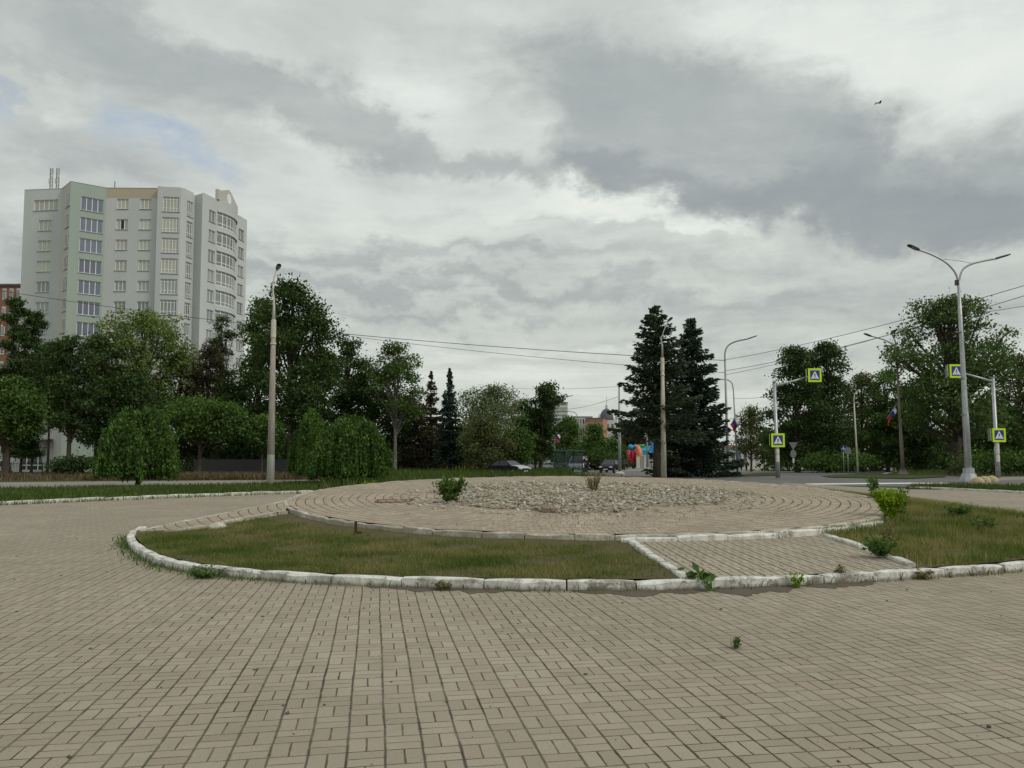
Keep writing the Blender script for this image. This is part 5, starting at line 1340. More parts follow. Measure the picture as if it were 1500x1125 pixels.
def bird():
    c = P(1288, 151, 60); t = thing('bird', 'small dark bird flying high in the bright sky', 'bird', c, .4)
    mb = MB(); mb.tube([(-.22, 0, -.06), (-.12, 0, -.01), (0, 0, .02), (.1, 0, .03), (.17, 0, .05), (.21, 0, .05)], [.012, .045, .06, .05, .035, .008], 8)
    b_ = mb.build('body', M_signblack, t, True)
    for s in (1, -1):
        w = MB(); w.add([(.1, .03 * s, .04), (-.06, .03 * s, .03), (.08, .2 * s, .13), (-.10, .2 * s, .11), (-.05, .38 * s, .02), (-.15, .36 * s, .0)], [(0, 1, 3, 2), (2, 3, 5, 4)])
        o = w.build('wing', M_signblack, t)
        o.modifiers.new('s', 'SOLIDIFY').thickness = .012
    MB().add([(-.2, .03, -.05), (-.2, -.03, -.05), (-.34, -.07, -.09), (-.34, .07, -.09)], [(0, 1, 2, 3)]).build('tail', M_signblack, t)
bird()

# ------------------------------------------------------------------ the tower block
HR = 39.0
def roofpt(px, py): p = G(px, py, HR); return Vector((p.x, p.y))
tower_o = roofpt(104, 265.5)
tw = thing('tower_block', 'tall pale apartment tower with a green corner stripe and rows of windows', 'apartment block', (tower_o.x, tower_o.y, gz(tower_o.y)))
TO = Vector((tower_o.x, tower_o.y, gz(tower_o.y)))
def wall_seg(mbs, p0, p1, wins, z0, z1, mb, depth=.28):
    """a wall from p0 to p1 (plan) with openings wins=[(u0,u1,za,zb)] and reveals; outward is to the right of p0->p1"""
    d = p1 - p0; L = d.length; d.normalize(); nout = Vector((d.y, -d.x))
    us = sorted(set([0, L] + [w[0] for w in wins] + [w[1] for w in wins])); zs = sorted(set([z0, z1] + [w[2] for w in wins] + [w[3] for w in wins]))
    def X(u, z, w=0): q = p0 + d * u + nout * w; return (q.x - TO.x, q.y - TO.y, z - TO.z)
    for i in range(len(us) - 1):
        for j in range(len(zs) - 1):
            um, zm = (us[i] + us[i + 1]) / 2, (zs[j] + zs[j + 1]) / 2
            if any(w[0] < um < w[1] and w[2] < zm < w[3] for w in wins): continue
            mb.add([X(us[i], zs[j]), X(us[i + 1], zs[j]), X(us[i + 1], zs[j + 1]), X(us[i], zs[j + 1])], [(0, 1, 2, 3)])
    for a, b, c, e in wins:
        for (q1_, q2_) in (((a, c), (b, c)), ((b, c), (b, e)), ((b, e), (a, e)), ((a, e), (a, c))):
            mb.add([X(*q1_), X(*q2_), X(*q2_, -depth), X(*q1_, -depth)], [(0, 1, 2, 3)])
    return X
def window(X, a, b, c, e, npan, glassm, transom=False, depth=.2, sill=True, label=None, dark=None):
    mb = MB(); fw = .075
    def bar(u0, u1, z0, z1, w0=-depth, w1=-depth + .07):
        vs = [X(u0, z0, w0), X(u1, z0, w0), X(u1, z1, w0), X(u0, z1, w0), X(u0, z0, w1), X(u1, z0, w1), X(u1, z1, w1), X(u0, z1, w1)]
        mb.add(vs, [(0, 3, 2, 1), (4, 5, 6, 7), (0, 1, 5, 4), (1, 2, 6, 5), (2, 3, 7, 6), (3, 0, 4, 7)])
    bar(a, b, c, c + fw); bar(a, b, e - fw, e); bar(a, a + fw, c + fw, e - fw); bar(b - fw, b, c + fw, e - fw)
    for k in range(1, npan):
        u = a + (b - a) * k / npan; bar(u - fw * .6, u + fw * .6, c + fw, e - fw)
    if transom:
        z = c + (e - c) * .25; bar(a + fw, b - fw, z - fw * .5, z + fw * .5, -depth - .005, -depth + .065); z = c + (e - c) * .84; bar(a + fw, b - fw, z - fw * .4, z + fw * .4, -depth - .005, -depth + .065)
    w = mb.build('window', M_frame, tw)
    if label: w['label'] = label
    pb = MB().add([X(a + .02, c + .02, -depth + .025), X(b - .02, c + .02, -depth + .025), X(b - .02, e - .02, -depth + .025), X(a + .02, e - .02, -depth + .025)], [(0, 1, 2, 3)]); pb.build('pane', glassm, w)
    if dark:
        u0, u1 = dark; MB().add([X(u0, c + .1, -depth + .03), X(u1, c + .1, -depth + .03), X(u1, e - .1, -depth + .03), X(u0, e - .1, -depth + .03)], [(0, 1, 2, 3)]).build('open_sash_shade', M_signblack, w)  # black plate paints the darkness of the room behind the sash
    if sill:
        sb = MB(); vs = [X(a - .05, c - .06, .0), X(b + .05, c - .06, .0), X(b + .05, c - .02, .0), X(a - .05, c - .02, .0), X(a - .05, c - .06, .10), X(b + .05, c - .06, .10), X(b + .05, c - .02, .10), X(a - .05, c - .02, .10)]
        sb.add(vs, [(0, 3, 2, 1), (4, 5, 6, 7), (0, 1, 5, 4), (1, 2, 6, 5), (2, 3, 7, 6), (3, 0, 4, 7)]).build('sill', M_sill, w)
def u_at(px, p0, p1):      # distance along the wall where the column of pixel px meets it
    r = ray(px, 370); d = p1 - p0
    # solve p0 + d*s = r.xy * t
    det = d.x * -r.y + d.y * r.x
    s = (-p0.x * -r.y - p0.y * r.x) / det
    return s * d.length
PA, PB_, PC_, PD, PE = roofpt(36, 278), roofpt(91, 276), roofpt(104, 265.5), roofpt(156, 275), roofpt(234, 275.5)
P5a = PE + (PE - PD).normalized() * .05 + Vector((0, -.7)); P5b = roofpt(263, 274.5); P5c = roofpt(271, 276); P5d = roofpt(284, 282.5)
P7 = roofpt(297, 281.5); P8 = roofpt(319, 292.5); P9 = roofpt(346, 313); P10 = roofpt(362, 322.5)
z_at = lambda py, Y: CAMH + (HORIZ - py) * Y / F
ST = 2.90; zbase = gz(110)
Z0 = lambda k, top, bot: (37.5 - (291 - 291) - ST * k + top, 37.5 - ST * k + bot)
mb_grey, mb_beige, mb_green, mb_tan = MB(), MB(), MB(), MB()
def facade(p0, p1, cols, mb, zt=HR, rows=range(0, 9), npan=3, glassf=None, transom=False, hh=1.5, top=37.45, zb=zbase, toprow=None, darkcell=None, extra=None, dep=.2):
    wins = []; meta = []
    for (xa, xb) in cols:
        u0, u1 = u_at(xa, p0, p1), u_at(xb, p0, p1)
        for k in rows:
            if toprow and k == 0: a, b = u_at(toprow[0], p0, p1), u_at(toprow[1], p0, p1); n = toprow[2]
            else: a, b, n = u0, u1, npan
            zt_ = top - ST * k; w = (a, b, zt_ - hh, zt_); wins.append(w); meta.append((w, n, k, xa))
    if extra:
        for w in extra: wins.append(w)
    X = wall_seg(None, p0, p1, wins, zb, zt, mb, dep + .08)
    for w, n, k, xa in meta:
        dk = None; lb = None
        if darkcell == (xa, k): dk = (w[0] + (w[1] - w[0]) * .36, w[0] + (w[1] - w[0]) * .66); lb = 'window whose open middle sash is a black plate for the unlit room'
        window(X, *w, n, glassf(k), transom, depth=dep, label=lb, dark=dk)
    return X
gp = lambda k: M_glpale if k < 4 else M_glgrey
# entrance on the ground floor of the left wing
u0e, u1e = u_at(33, PA, PB_), u_at(74, PA, PB_)
zE = z_at(655.5, PA.y); zG = z_at(688, PA.y)
XF1 = facade(PA, PB_, [(55, 74)], mb_grey, rows=list(range(0, 9)), npan=3, glassf=gp, toprow=(47, 82, 5), hh=1.5, extra=[(max(.3, u_at(42, PA, PB_)), u_at(74, PA, PB_), zG, zE), (u_at(49, PA, PB_), u_at(68, PA, PB_), z_at(640, PA.y), z_at(625, PA.y))])
window(XF1, u_at(49, PA, PB_), u_at(68, PA, PB_), z_at(640, PA.y), z_at(625, PA.y), 3, M_gldark)
facade(PB_, PC_, [(94, 100)], mb_beige, npan=3, glassf=lambda k: M_glgrey, hh=1.9, top=37.6, dep=.06)
facade(PC_, PD, [(116, 149.5)], mb_green, npan=4, glassf=lambda k: M_glblue, hh=1.9, top=37.2)
zt = 37.52
facade(PD, PE, [(169, 186), (203, 220)], mb_grey, zt=zt, npan=3, glassf=gp, hh=1.45, top=37.45, darkcell=(169, 1))
wall_seg(None, PD, PE, [], zt, HR, mb_tan)
wall_seg(None, PE, P5a, [], zbase, HR, mb_grey)
facade(P5a, P5b, [(236.5, 262)], mb_grey, npan=5, glassf=gp, transom=True, hh=2.1, top=37.6)
wall_seg(None, P5b, P5c, [], zbase, HR, mb_grey)
facade(P5c, P5d, [(272.5, 281)], mb_grey, npan=3, glassf=lambda k: M_glgrey, transom=True, hh=2.2, top=37.5)
P6 = P7 + Vector((-1.2, .6)); 
P6 = P5d + Vector((.05, .5)); wall_seg(None, P5d, P6, [], zbase, HR - .2, mb_grey)
wall_seg(None, P6, P7, [], zbase, HR - .15, mb_grey)
facade(P7, P8, [(305, 314.5)], mb_grey, npan=2, glassf=lambda k: M_glgrey, hh=1.7, top=37.0)
facade(P9, P10, [(349, 357)], mb_grey, npan=2, glassf=lambda k: M_glgrey, hh=1.7, top=37.0)
# curved bay
d89 = (P9 - P8); L89 = d89.length; dn = d89.normalized(); no = Vector((dn.y, -dn.x)); NB = 8
bay = [P8 + d89 * (i / NB) + no * (1.0 * math.sin(PI * i / NB) ** .8) for i in range(NB + 1)]
def Bx(i, z, w=0):
    t = dn if i in (0, NB) else (bay[i + 1] - bay[i - 1]).normalized(); q = bay[i] + Vector((t.y, -t.x)) * w; return (q.x - TO.x, q.y - TO.y, z - TO.z)
rows = list(range(0, 10))
zs = [zbase]; 
for k in rows[::-1]: zs += [37.2 - ST * k - 2.15, 37.2 - ST * k]
zs.append(HR)
mb_bay = MB()
for j in range(0, len(zs), 2):
    za, zb_ = zs[j], zs[j + 1]
    for i in range(NB): mb_bay.add([Bx(i, za), Bx(i + 1, za), Bx(i + 1, zb_), Bx(i, zb_)], [(0, 1, 2, 3)])
    for zz in (za, zb_):
        mb_bay.add([Bx(i, zz) for i in range(NB + 1)] , [tuple(range(NB + 1))])
    if j > 0:
        mb_bay.add(sum([[Bx(i, za, .14), Bx(i, za + .14, .14)] for i in range(NB + 1)], []), [(2 * i, 2 * i + 2, 2 * i + 3, 2 * i + 1) for i in range(NB)])
        mb_bay.add(sum([[Bx(i, za + .14, .14), Bx(i, za + .14, 0)] for i in range(NB + 1)], []), [(2 * i, 2 * i + 2, 2 * i + 3, 2 * i + 1) for i in range(NB)])
        mb_bay.add(sum([[Bx(i, za, 0), Bx(i, za, .14)] for i in range(NB + 1)], []), [(2 * i, 2 * i + 2, 2 * i + 3, 2 * i + 1) for i in range(NB)])
mb_bay.build('bay_wall', M_wall, tw)
for k in range(0, 9):
    e = 37.2 - ST * k; c = e - 2.15; mb = MB()
    for i in range(NB):
        def bar(f0, f1, z0, z1):
            a, b = Vector(Bx(i, 0, -.05)), Vector(Bx(i + 1, 0, -.05)); q = [a.lerp(b, f0), a.lerp(b, f1)]
            mb.add([(q[0].x, q[0].y, z0 - TO.z), (q[1].x, q[1].y, z0 - TO.z), (q[1].x, q[1].y, z1 - TO.z), (q[0].x, q[0].y, z1 - TO.z)], [(0, 1, 2, 3)])
        bar(0, .09, c, e); bar(.91, 1, c, e); bar(.09, .91, c, c + .1); bar(.09, .91, e - .09, e); bar(.09, .91, c + .5, c + .6); bar(.09, .91, e - .42, e - .34)
    w = mb.build('bay_window', M_frame, tw)
    pb = MB(); pb.add(sum([[Bx(i, c, -.10), Bx(i, e, -.10)] for i in range(NB + 1)], []), [(2 * i, 2 * i + 2, 2 * i + 3, 2 * i + 1) for i in range(NB)]); pb.build('pane', M_glgrey, w)
# pediment over the bay
pd = MB(); Tp = lambda u, v, w: (lambda q: (q.x - TO.x, q.y - TO.y, HR + v - TO.z))(P8 + dn * u + no * (w + .1))
pd.prism([(-.3, 0), (L89 + .1, 0), (L89 + .1, 1.0), (L89 * .62, 2.4), (L89 * .5, 2.6), (L89 * .34, 2.2), (.5, 1.5), (-.3, 1.5)], -.35, .12, Tp); ped = pd.build('pediment', M_wallbeige, tw)
MB().prism([(L89 * .52 + .75 * math.cos(a), 1.25 + .75 * math.sin(a)) for a in np.linspace(0, 2 * PI, 17)[:-1]], .12, .14, Tp).build('oval_sky_disc', M_signwhite, ped)  # solid white disc, painted as the bright sky seen through the oval
# rest of the footprint, roof and parapet
back = [P10, P10 + Vector((-10, 22)), PA + Vector((-3, 26)), PA]
for a, b_ in zip(back[:-1], back[1:]): wall_seg(None, a, b_, [], zbase, HR, mb_grey)
mb_grey.build('wall', M_wall, tw); mb_beige.build('side_wall', M_wallbeige, tw); mb_green.build('green_wall', M_wallgreen, tw); mb_tan.build('tan_parapet', M_walltan, tw)
roof = [PA, PB_, PC_, PD, PE, P5a, P5b, P5c, P5d, P6, P7, P8] + bay[1:-1] + [P9, P10, back[1], back[2]]
MB().add([(p.x - TO.x, p.y - TO.y, HR - .7 - TO.z) for p in roof], [tuple(range(len(roof)))]).build('roof', M_roof, tw)
cp = MB()
for a, b_ in zip([PA, PB_, PC_, PD, PE], [PB_, PC_, PD, PE, P5a]):
    d_ = (b_ - a).normalized(); n_ = Vector((d_.y, -d_.x)); 
    cp.add([(a.x + n_.x * .05 - TO.x, a.y + n_.y * .05 - TO.y, HR - TO.z), (b_.x + n_.x * .05 - TO.x, b_.y + n_.y * .05 - TO.y, HR - TO.z), (b_.x - n_.x * .35 - TO.x, b_.y - n_.y * .35 - TO.y, HR - TO.z + .03), (a.x - n_.x * .35 - TO.x, a.y - n_.y * .35 - TO.y, HR - TO.z + .03)], [(0, 1, 2, 3)])
cp.build('coping', M_sill, tw)
# entrance glazing, canopy, ledge
ua, ub = max(.3, u_at(42, PA, PB_)), u_at(74, PA, PB_)
en = MB()
def ebar(u0, u1, z0, z1, w0=-.2, w1=-.1):
    vs = [XF1(u0, z0, w0), XF1(u1, z0, w0), XF1(u1, z1, w0), XF1(u0, z1, w0), XF1(u0, z0, w1), XF1(u1, z0, w1), XF1(u1, z1, w1), XF1(u0, z1, w1)]
    en.add(vs, [(0, 3, 2, 1), (4, 5, 6, 7), (0, 1, 5, 4), (1, 2, 6, 5), (2, 3, 7, 6), (3, 0, 4, 7)])
for f in (0, .24, .5, .75, .97): ebar(ua + (ub - ua) * f, ua + (ub - ua) * f + .16, zG, zE)
ebar(ua, ub, zE - 1.05, zE - .9, -.19, -.09); ebar(ua, ub, zG + .55, zG + .7, -.19, -.09); ebar(ua, ub, zE - .1, zE, -.19, -.09)
ed = en.build('entrance_door', M_frame, tw); MB().add([XF1(ua, zG, -.16), XF1(ub, zG, -.16), XF1(ub, zE, -.16), XF1(ua, zE, -.16)], [(0, 1, 2, 3)]).build('pane', M_gldark, ed)
lm = bpy.data.materials.new('lamp_glow'); lm.use_nodes = True; lm.node_tree.nodes['Principled BSDF'].inputs['Emission Color'].default_value = (1, .97, .92, 1); lm.node_tree.nodes['Principled BSDF'].inputs['Emission Strength'].default_value = 6
q = XF1(u_at(53, PA, PB_), z_at(668.5, PA.y), .1); MB().lathe([(.02, -.13), (.14, -.08), (.17, 0), (.14, .08), (.02, .13)], q, 10).build('door_lamp', lm, tw)
cn = MB(); en = cn; ebar(.1, u_at(80, PA, PB_), z_at(655, PA.y), z_at(645, PA.y), 0, 1.6); cn.build('canopy', M_wall, tw)
cn = MB(); en = cn; ebar(.1, u_at(88, PA, PB_), z_at(645, PA.y) + .02, z_at(643.5, PA.y) + .05, 0, 1.75); cn.build('ledge', M_sill, tw)

# roof masts on the tower
def lattice(px, py0, py1, Y, label, w=.34):
    b = P(px, py0, Y); t = thing('lattice_mast', label, 'antenna mast', b, .3, 'roof antenna masts'); H = P(px, py1, Y).z - b.z
    mb = MB(); cs_ = [(-w / 2, -w / 2), (w / 2, -w / 2), (w / 2, w / 2), (-w / 2, w / 2)]
    for x, y in cs_: mb.tube([(x, y, 0), (x, y, H)], .026, 5)
    mb.build('mast_leg_frame', M_steelgrey, t); br = MB(); n = 5
    for k in range(n):
        for i in range(4):
            a, b2 = cs_[i], cs_[(i + 1) % 4]; br.tube([(a[0], a[1], H * k / n), (b2[0], b2[1], H * (k + 1) / n)], .022, 4); br.tube([(a[0], a[1], H * (k + 1) / n), (b2[0], b2[1], H * (k + 1) / n)], .022, 4)
    br.build('bracing', M_steelgrey, t)
    pn = MB(); pn.box((w * .6, -.3, H * .62), (.18, .12, .8)); pn.box((-w * .6, -.3, H * .35), (.18, .12, .7)); pn.build('antenna_panel', M_cream, t)
lattice(74.8, 277, 247, 113, 'left of two lattice antenna masts on the tower roof'); lattice(84, 277, 247, 114, 'right of two lattice antenna masts on the tower roof')
b = P(168, 276, 114); o = MB().tube([(0, 0, 0), (0, 0, 1.1)], .06, 6).build('vent_rod', M_head); o.location = b; tag(o, 'short dark rod standing on the tower roof above the tan parapet', 'vent rod')

# generic far building
def block(name, label, px0, px1, top, Y, depth, wm, nfl, ncol, wn, gm, roofm=None, rz=0.0, cat='building', band=None, wfill=.55, hfill=.5, base_off=0, fmat=None):
    a, b2 = XY(px0, Y), XY(px1, Y); W = (b2 - a).length; c = (a + b2) / 2; H = P((px0 + px1) / 2, top, Y).z - c.z
    t = thing(name, label, cat, (c.x, c.y + depth / 2, c.z), rz)
    MB().box((0, 0, H / 2), (W, depth, H)).build('wall', wm, t)
    MB().box((0, 0, H + .2), (W + .5, depth + .5, .4)).build('roof', roofm or M_roof, t)
    fh = H / nfl
    for i in range(nfl):
        if band:
            MB().box((0, -depth / 2 - .05, fh * (i + .55)), (W * .96, .12, fh * hfill)).build('window_band', gm, t); continue
        for j in range(ncol):
            x = -W / 2 + W * (j + .5) / ncol; w_ = W / ncol * wfill
            f = MB().box((x, -depth / 2 - .03, fh * (i + .55)), (w_, .10, fh * hfill)).build('window', fmat or M_frame, t)
            MB().box((x, -depth / 2 - .085, fh * (i + .55)), (w_ * .84, .03, fh * hfill * .86)).build('pane', gm, f)
    return t
M_brickwall = plaster('brick_orange', (0.27, 0.135, 0.09), .2); M_orange = plaster('brick_pale_orange', (0.42, 0.24, 0.16), .15); M_white2 = plaster('plaster_white', (0.58, .57, .54), .15); M_greywall = plaster('plaster_dull', (.36, .36, .36), .2)
M_slate = simple('slate_dome', (.10, .09, .11), .6, .1, .2, 1)
block('brick_block', 'orange brick apartment block at the left edge behind the poplars', -40, 33, 419, 150, 14, M_brickwall, 10, 7, None, M_glgrey, cat='apartment block', wfill=.5, hfill=.6)
block('annex', 'low white annex seen between the trunks at the far left', -80, 33, 652, 126, 6, M_white2, 2, 6, None, M_gldark, cat='annex', wfill=.5)
block('high_rise', 'far white high rise with dark window bands', 806, 832, 590, 520, 16, M_white2, 16, 1, None, M_glgrey, band=True, hfill=.42)
block('office_block', 'far orange office block with small square windows', 864, 890, 613, 430, 18, M_orange, 9, 8, None, M_gldark, rz=-.25, wfill=.4, hfill=.4, fmat=M_gldark)
block('office_hall', 'far pale building with dark roof left of the orange block', 838, 868, 611, 440, 16, M_white2, 5, 8, None, M_gldark, M_slate, wfill=.5, fmat=M_gldark)
block('colonnade_hall', 'far cream building with tall columns behind the inflatables', 948, 985, 634, 300, 12, M_white2, 2, 9, None, M_glgrey, wfill=.5, hfill=.7, fmat=M_glgrey)
block('kiosk', 'low white kiosk with orange fascia behind the young tree', 1070, 1122, 655, 165, 8, M_white2, 1, 6, None, M_glgrey, M_orange, cat='kiosk', wfill=.7, hfill=.5)
block('parked_trailer_hall', 'long low pale shed far behind the bus shelter', 690, 806, 664, 190, 8, M_greywall, 1, 9, None, M_glgrey, M_white2, cat='shed', wfill=.6)
# domed tower
b = XY(889, 470); t = thing('domed_tower', 'far tower with a dark ribbed dome and a spire', 'tower', b)
zt0 = P(889, 616, 470).z - b.z; k = 470 / F
MB().box((0, 0, zt0 / 2), (28 * k, 24 * k, zt0)).build('wall', M_white2, t)
dm = MB(); dm.lathe([(10.5 * k, zt0), (10.5 * k, zt0 + 3 * k), (9.5 * k, zt0 + 8 * k), (7.5 * k, zt0 + 12.5 * k), (4.5 * k, zt0 + 16 * k), (1.6 * k, zt0 + 17.5 * k)], (0, 0, 0), 16); dm.build('dome', M_slate, t)
ls = MB(); ls.lathe([(1.8 * k, zt0 + 17 * k), (1.8 * k, zt0 + 22 * k), (.5 * k, zt0 + 24 * k), (.15 * k, zt0 + 36 * k), (.02, zt0 + 36.2 * k)], (0, 0, 0), 10); ls.build('spire', M_white2, t)
for sx in (-1, 1):
    q = MB(); q.box((sx * 12 * k, -10 * k, zt0 + 2.5 * k), (3 * k, 3 * k, 5 * k)); q.lathe([(1.6 * k, zt0 + 5 * k), (.1, zt0 + 10 * k)], (sx * 12 * k, -10 * k, 0), 8); q.build('turret', M_white2, t)
for j in range(3): MB().box(((j - 1) * 7 * k, -12 * k - .1, zt0 * .86), (3 * k, .2, 5 * k)).build('window', M_gldark, t)

# distant woods closing the view
def woods(name, px0, px1, Y, top, n, size, leaf, label):
    C = []
    for _ in range(n):
        px = R.uniform(px0, px1); Yy = Y + R.uniform(-6, 14); b = XY(px, Yy); H = (P(px, top, Yy).z - b.z) * (.72 + .18 * math.sin(px * .05) + .14 * math.sin(px * .13 + 1)); c = Vector((b.x, b.y, b.z + H * R.random() ** .8))
        for _ in range(14): C.append((c.x + R.gauss(0, size * 1.6), c.y + R.gauss(0, size * 1.6), c.z + R.gauss(0, size)))
    C = np.array(C); C[:, 2] = np.maximum(C[:, 2], gz(Y)); V, Fq = leaf_quads(C, size, .3)
    tag(link(name, np_mesh(name, V, Fq), leaf), label, 'woods', None, 'stuff')
woods('woods', 395, 700, 104, 620, 1500, .5, L_dark, 'dark mass of trees behind the third weeping tree and the willow')
woods('woods', 190, 420, 103, 640, 800, .5, L_dark, 'dark undergrowth mass in front of the tower base')
woods('woods', 1115, 1560, 122, 610, 1800, .6, L_dark, 'dark mass of trees beyond the road on the right')
woods('woods', 640, 1130, 330, 652, 1600, 1.2, L_mid, 'far green trees closing the street')

# fences
def railing(pts, h, gap, label, m, name='railing', cat='railing', r=.022):
    a, b2 = Vector(pts[0]), Vector(pts[1]); L = (b2 - a).length; t = thing(name, label, cat, a, math.atan2((b2 - a).y, (b2 - a).x))
    mb = MB(); n = int(L / gap)
    for i in range(n + 1): mb.box((i * gap, 0, h / 2), (r, r, h))
    mb.build('bars', m, t); MB().box((L / 2, 0, h + .02), (L, .05, .04)).build('top_rail', m, t); MB().box((L / 2, .03, h * .12), (L, .04, .04)).build('bottom_rail', m, t)
    for i in range(int(L / 3) + 1): MB().box((min(L, i * 3), -.04, h * .53), (.07, .07, h * 1.06)).build('post', m, t)
railing([XY(-30, 74), XY(104, 74)], 1.05, .14, 'thin black railing in front of the glazed entrance', M_head)
t = thing('fence', 'low dark solid fence below the trees left of the lamp post', 'fence', XY(285, 79)); w_ = (XY(470, 79) - XY(285, 79)).length
for i in range(int(w_ / 2.5)): MB().box((1.25 + i * 2.5, 0, .75), (2.42, .05, 1.4)).build('fence_panel', M_head, t); MB().box((i * 2.5, 0, .8), (.09, .1, 1.6)).build('fence_post', M_head, t)
M_yel = simple('yellow_paint', (.55, .40, .03), .6)
railing([XY(655, 92), XY(720, 92)], .95, .35, 'low yellow playground railing below the willow', M_yel, 'playground_railing', 'railing', .06)
b = XY(668, 88); t = thing('playground_slide', 'small yellow playground slide left of the half hidden car', 'slide', b)
MB().prism([(-.5, .1), (-.3, 1.3), (.1, 1.35), (.5, .3), (.9, .12), (.9, .02), (.4, .15), (0, 1.1), (-.2, 1.1), (-.35, .1)], -.3, .3, lambda u, v, w: Vector((u, w, v))).build('chute', M_yel, t); MB().box((-.35, 0, .6), (.08, .5, 1.2)).build('ladder', M_steelgrey, t)

# ------------------------------------------------------------------ vehicles
def car(label, loc, rz, paint, kind='saloon', group=None, name='parked_car'):
    t = thing(name, label, 'car', loc, rz, group)
    L, W = (4.3, 1.74) if kind != 'van' else (4.9, 1.9)
    # side profile of lower body (x forward), beltline and greenhouse
    if kind == 'van':
        low = [(-2.4, .35), (-2.45, 1.0), (-2.4, 1.15), (1.3, 1.15), (2.25, .95), (2.45, .62), (2.4, .30)]; gh = [(-2.38, 1.15), (-2.25, 1.92), (.55, 1.95), (1.45, 1.15)]
    elif kind == 'hatch':
        low = [(-2.05, .32), (-2.15, .62), (-2.08, .98), (-1.2, 1.0), (1.0, .96), (1.75, .84), (2.1, .66), (2.12, .30)]; gh = [(-2.02, .98), (-1.55, 1.42), (-.3, 1.5), (.3, 1.46), (1.15, .95)]
    else:
        low = [(-2.1, .32), (-2.18, .66), (-2.12, .92), (-1.35, .97), (.95, .95), (1.75, .82), (2.1, .64), (2.12, .30)]; gh = [(-1.65, .97), (-1.0, 1.38), (-.3, 1.44), (.25, 1.40), (1.05, .94)]
    body = MB()
    def section(poly, ws):
        n = len(poly); b = len(body.v)
        for x, z in poly:
            wz = W / 2 * (0.86 if abs(x) > L * .47 else 1.0) * (0.94 if z < .4 else 1.0)
            body.v.append((x, wz, z)); body.v.append((x, -wz, z))
        for i in range(n - 1): body.f.append((b + 2 * i, b + 2 * i + 1, b + 2 * i + 3, b + 2 * i + 2)); body.m.append(0)
        body.f.append((b + 2 * (n - 1), b + 2 * (n - 1) + 1, b + 1, b)); body.m.append(0)
        body.f.append(tuple(b + 2 * i for i in range(n))); body.m.append(0); body.f.append(tuple(b + 2 * i + 1 for i in range(n))[::-1]); body.m.append(0)
    section(low, 1)
    o = body.build('body', paint, t)
    bv = o.modifiers.new('b', 'BEVEL'); bv.width = .06; bv.segments = 3; bv.limit_method = 'ANGLE'; bv.angle_limit = .5
    o.data.polygons.foreach_set('use_smooth', [True] * len(o.data.polygons))
    # cabin glass and roof
    gl = MB(); n = len(gh); zt = max(z for _, z in gh); zb = gh[0][1]
    def gw(z): return W / 2 * (.93 - .22 * (z - zb) / (zt - zb))
    vs = []
    for x, z in gh: vs += [(x, gw(z), z), (x, -gw(z), z)]
    fs = [(2 * i, 2 * i + 1, 2 * i + 3, 2 * i + 2) for i in range(n - 1)] + [tuple(2 * i for i in range(n)), tuple(2 * i + 1 for i in range(n))[::-1]]
    gl.add(vs, fs).build('glass', M_carglass, t)
    rf = MB()
    tops = [p_ for p_ in gh[1:-1]]
    for i in range(len(tops) - 1):
        (x0, z0), (x1, z1) = tops[i], tops[i + 1]
        rf.add([(x0, gw(z0) + .01, z0 + .015), (x0, -gw(z0) - .01, z0 + .015), (x1, -gw(z1) - .01, z1 + .015), (x1, gw(z1) + .01, z1 + .015), (x0, gw(z0) + .015, z0 - .05), (x0, -gw(z0) - .015, z0 - .05), (x1, -gw(z1) - .015, z1 - .05), (x1, gw(z1) + .015, z1 - .05)],
               [(0, 1, 2, 3), (0, 3, 7, 4), (1, 5, 6, 2), (0, 4, 5, 1), (3, 2, 6, 7)])
    for s in (1, -1):      # pillars
        for (x0, z0), (x1, z1) in ((gh[0], gh[1]), (gh[-1], gh[-2])):
            rf.tube([(x0, s * (gw(z0) + .005), z0), (x1, s * (gw(z1) + .005), z1)], .04, 5)
        xm = (gh[1][0] + gh[-2][0]) / 2 - .1; rf.tube([(xm, s * (gw(zb) + .005), zb), (xm, s * (gw(zt) - .0), zt - .02)], .035, 5)
    rf.build('roof', paint, t)
    wb = L * .3
    for x in (-wb, wb):
        for s in (1, -1):
            w = MB(); ax = [(x, s * (W / 2 - .2), .31), (x, s * (W / 2 + .012), .31)]; w.tube(ax, .31, 18); wo = w.build('wheel', M_tyre, t)
            r_ = MB(); r_.tube([(x, s * (W / 2 + .0), .31), (x, s * (W / 2 + .022), .31)], .19, 14); r_.build('rim', M_rim, wo)
    xf = L / 2
    for s in (1, -1):
        MB().box((xf - .12, s * W * .345, .68 if kind != 'van' else .78), (.26, .34, .15), 0, 0, .03).build('headlight', M_lamp, t)
        MB().box((-xf + .04, s * W * .38, .78 if kind != 'van' else 1.0), (.12, .24, .16), 0, 0, .02).build('tail_light', M_tail, t)
        MB().box((gh[-1][0] - .22, s * (W / 2 + .07), gh[-1][1] + .06), (.12, .16, .11), 0, 0, .02).build('mirror', paint, t)
    MB().box((xf + .0, 0, .56), (.04, .75, .14)).build('grille', M_plastic, t); MB().box((xf + .01, 0, .36), (.06, 1.3, .12)).build('bumper', M_plastic, t)
    MB().box((xf + .045, 0, .43), (.015, .52, .11)).build('number_plate', M_plate, t)
    return t
car('black hatchback driving towards the camera on the road', GT(894, 692.5), -1.95, C_black, 'hatch', None, 'hatchback')
p = XY(745, 70); car('dark saloon with pale bonnet half hidden behind the platform', (p.x, p.y, gz(70) - .02), -.75, C_dark, 'saloon', None, 'saloon_car').scale = (.95, .95, .92)
for o in bpy.data.objects:
    pass
sal = [o for o in bpy.data.objects if o.name.startswith('saloon_car')][0]
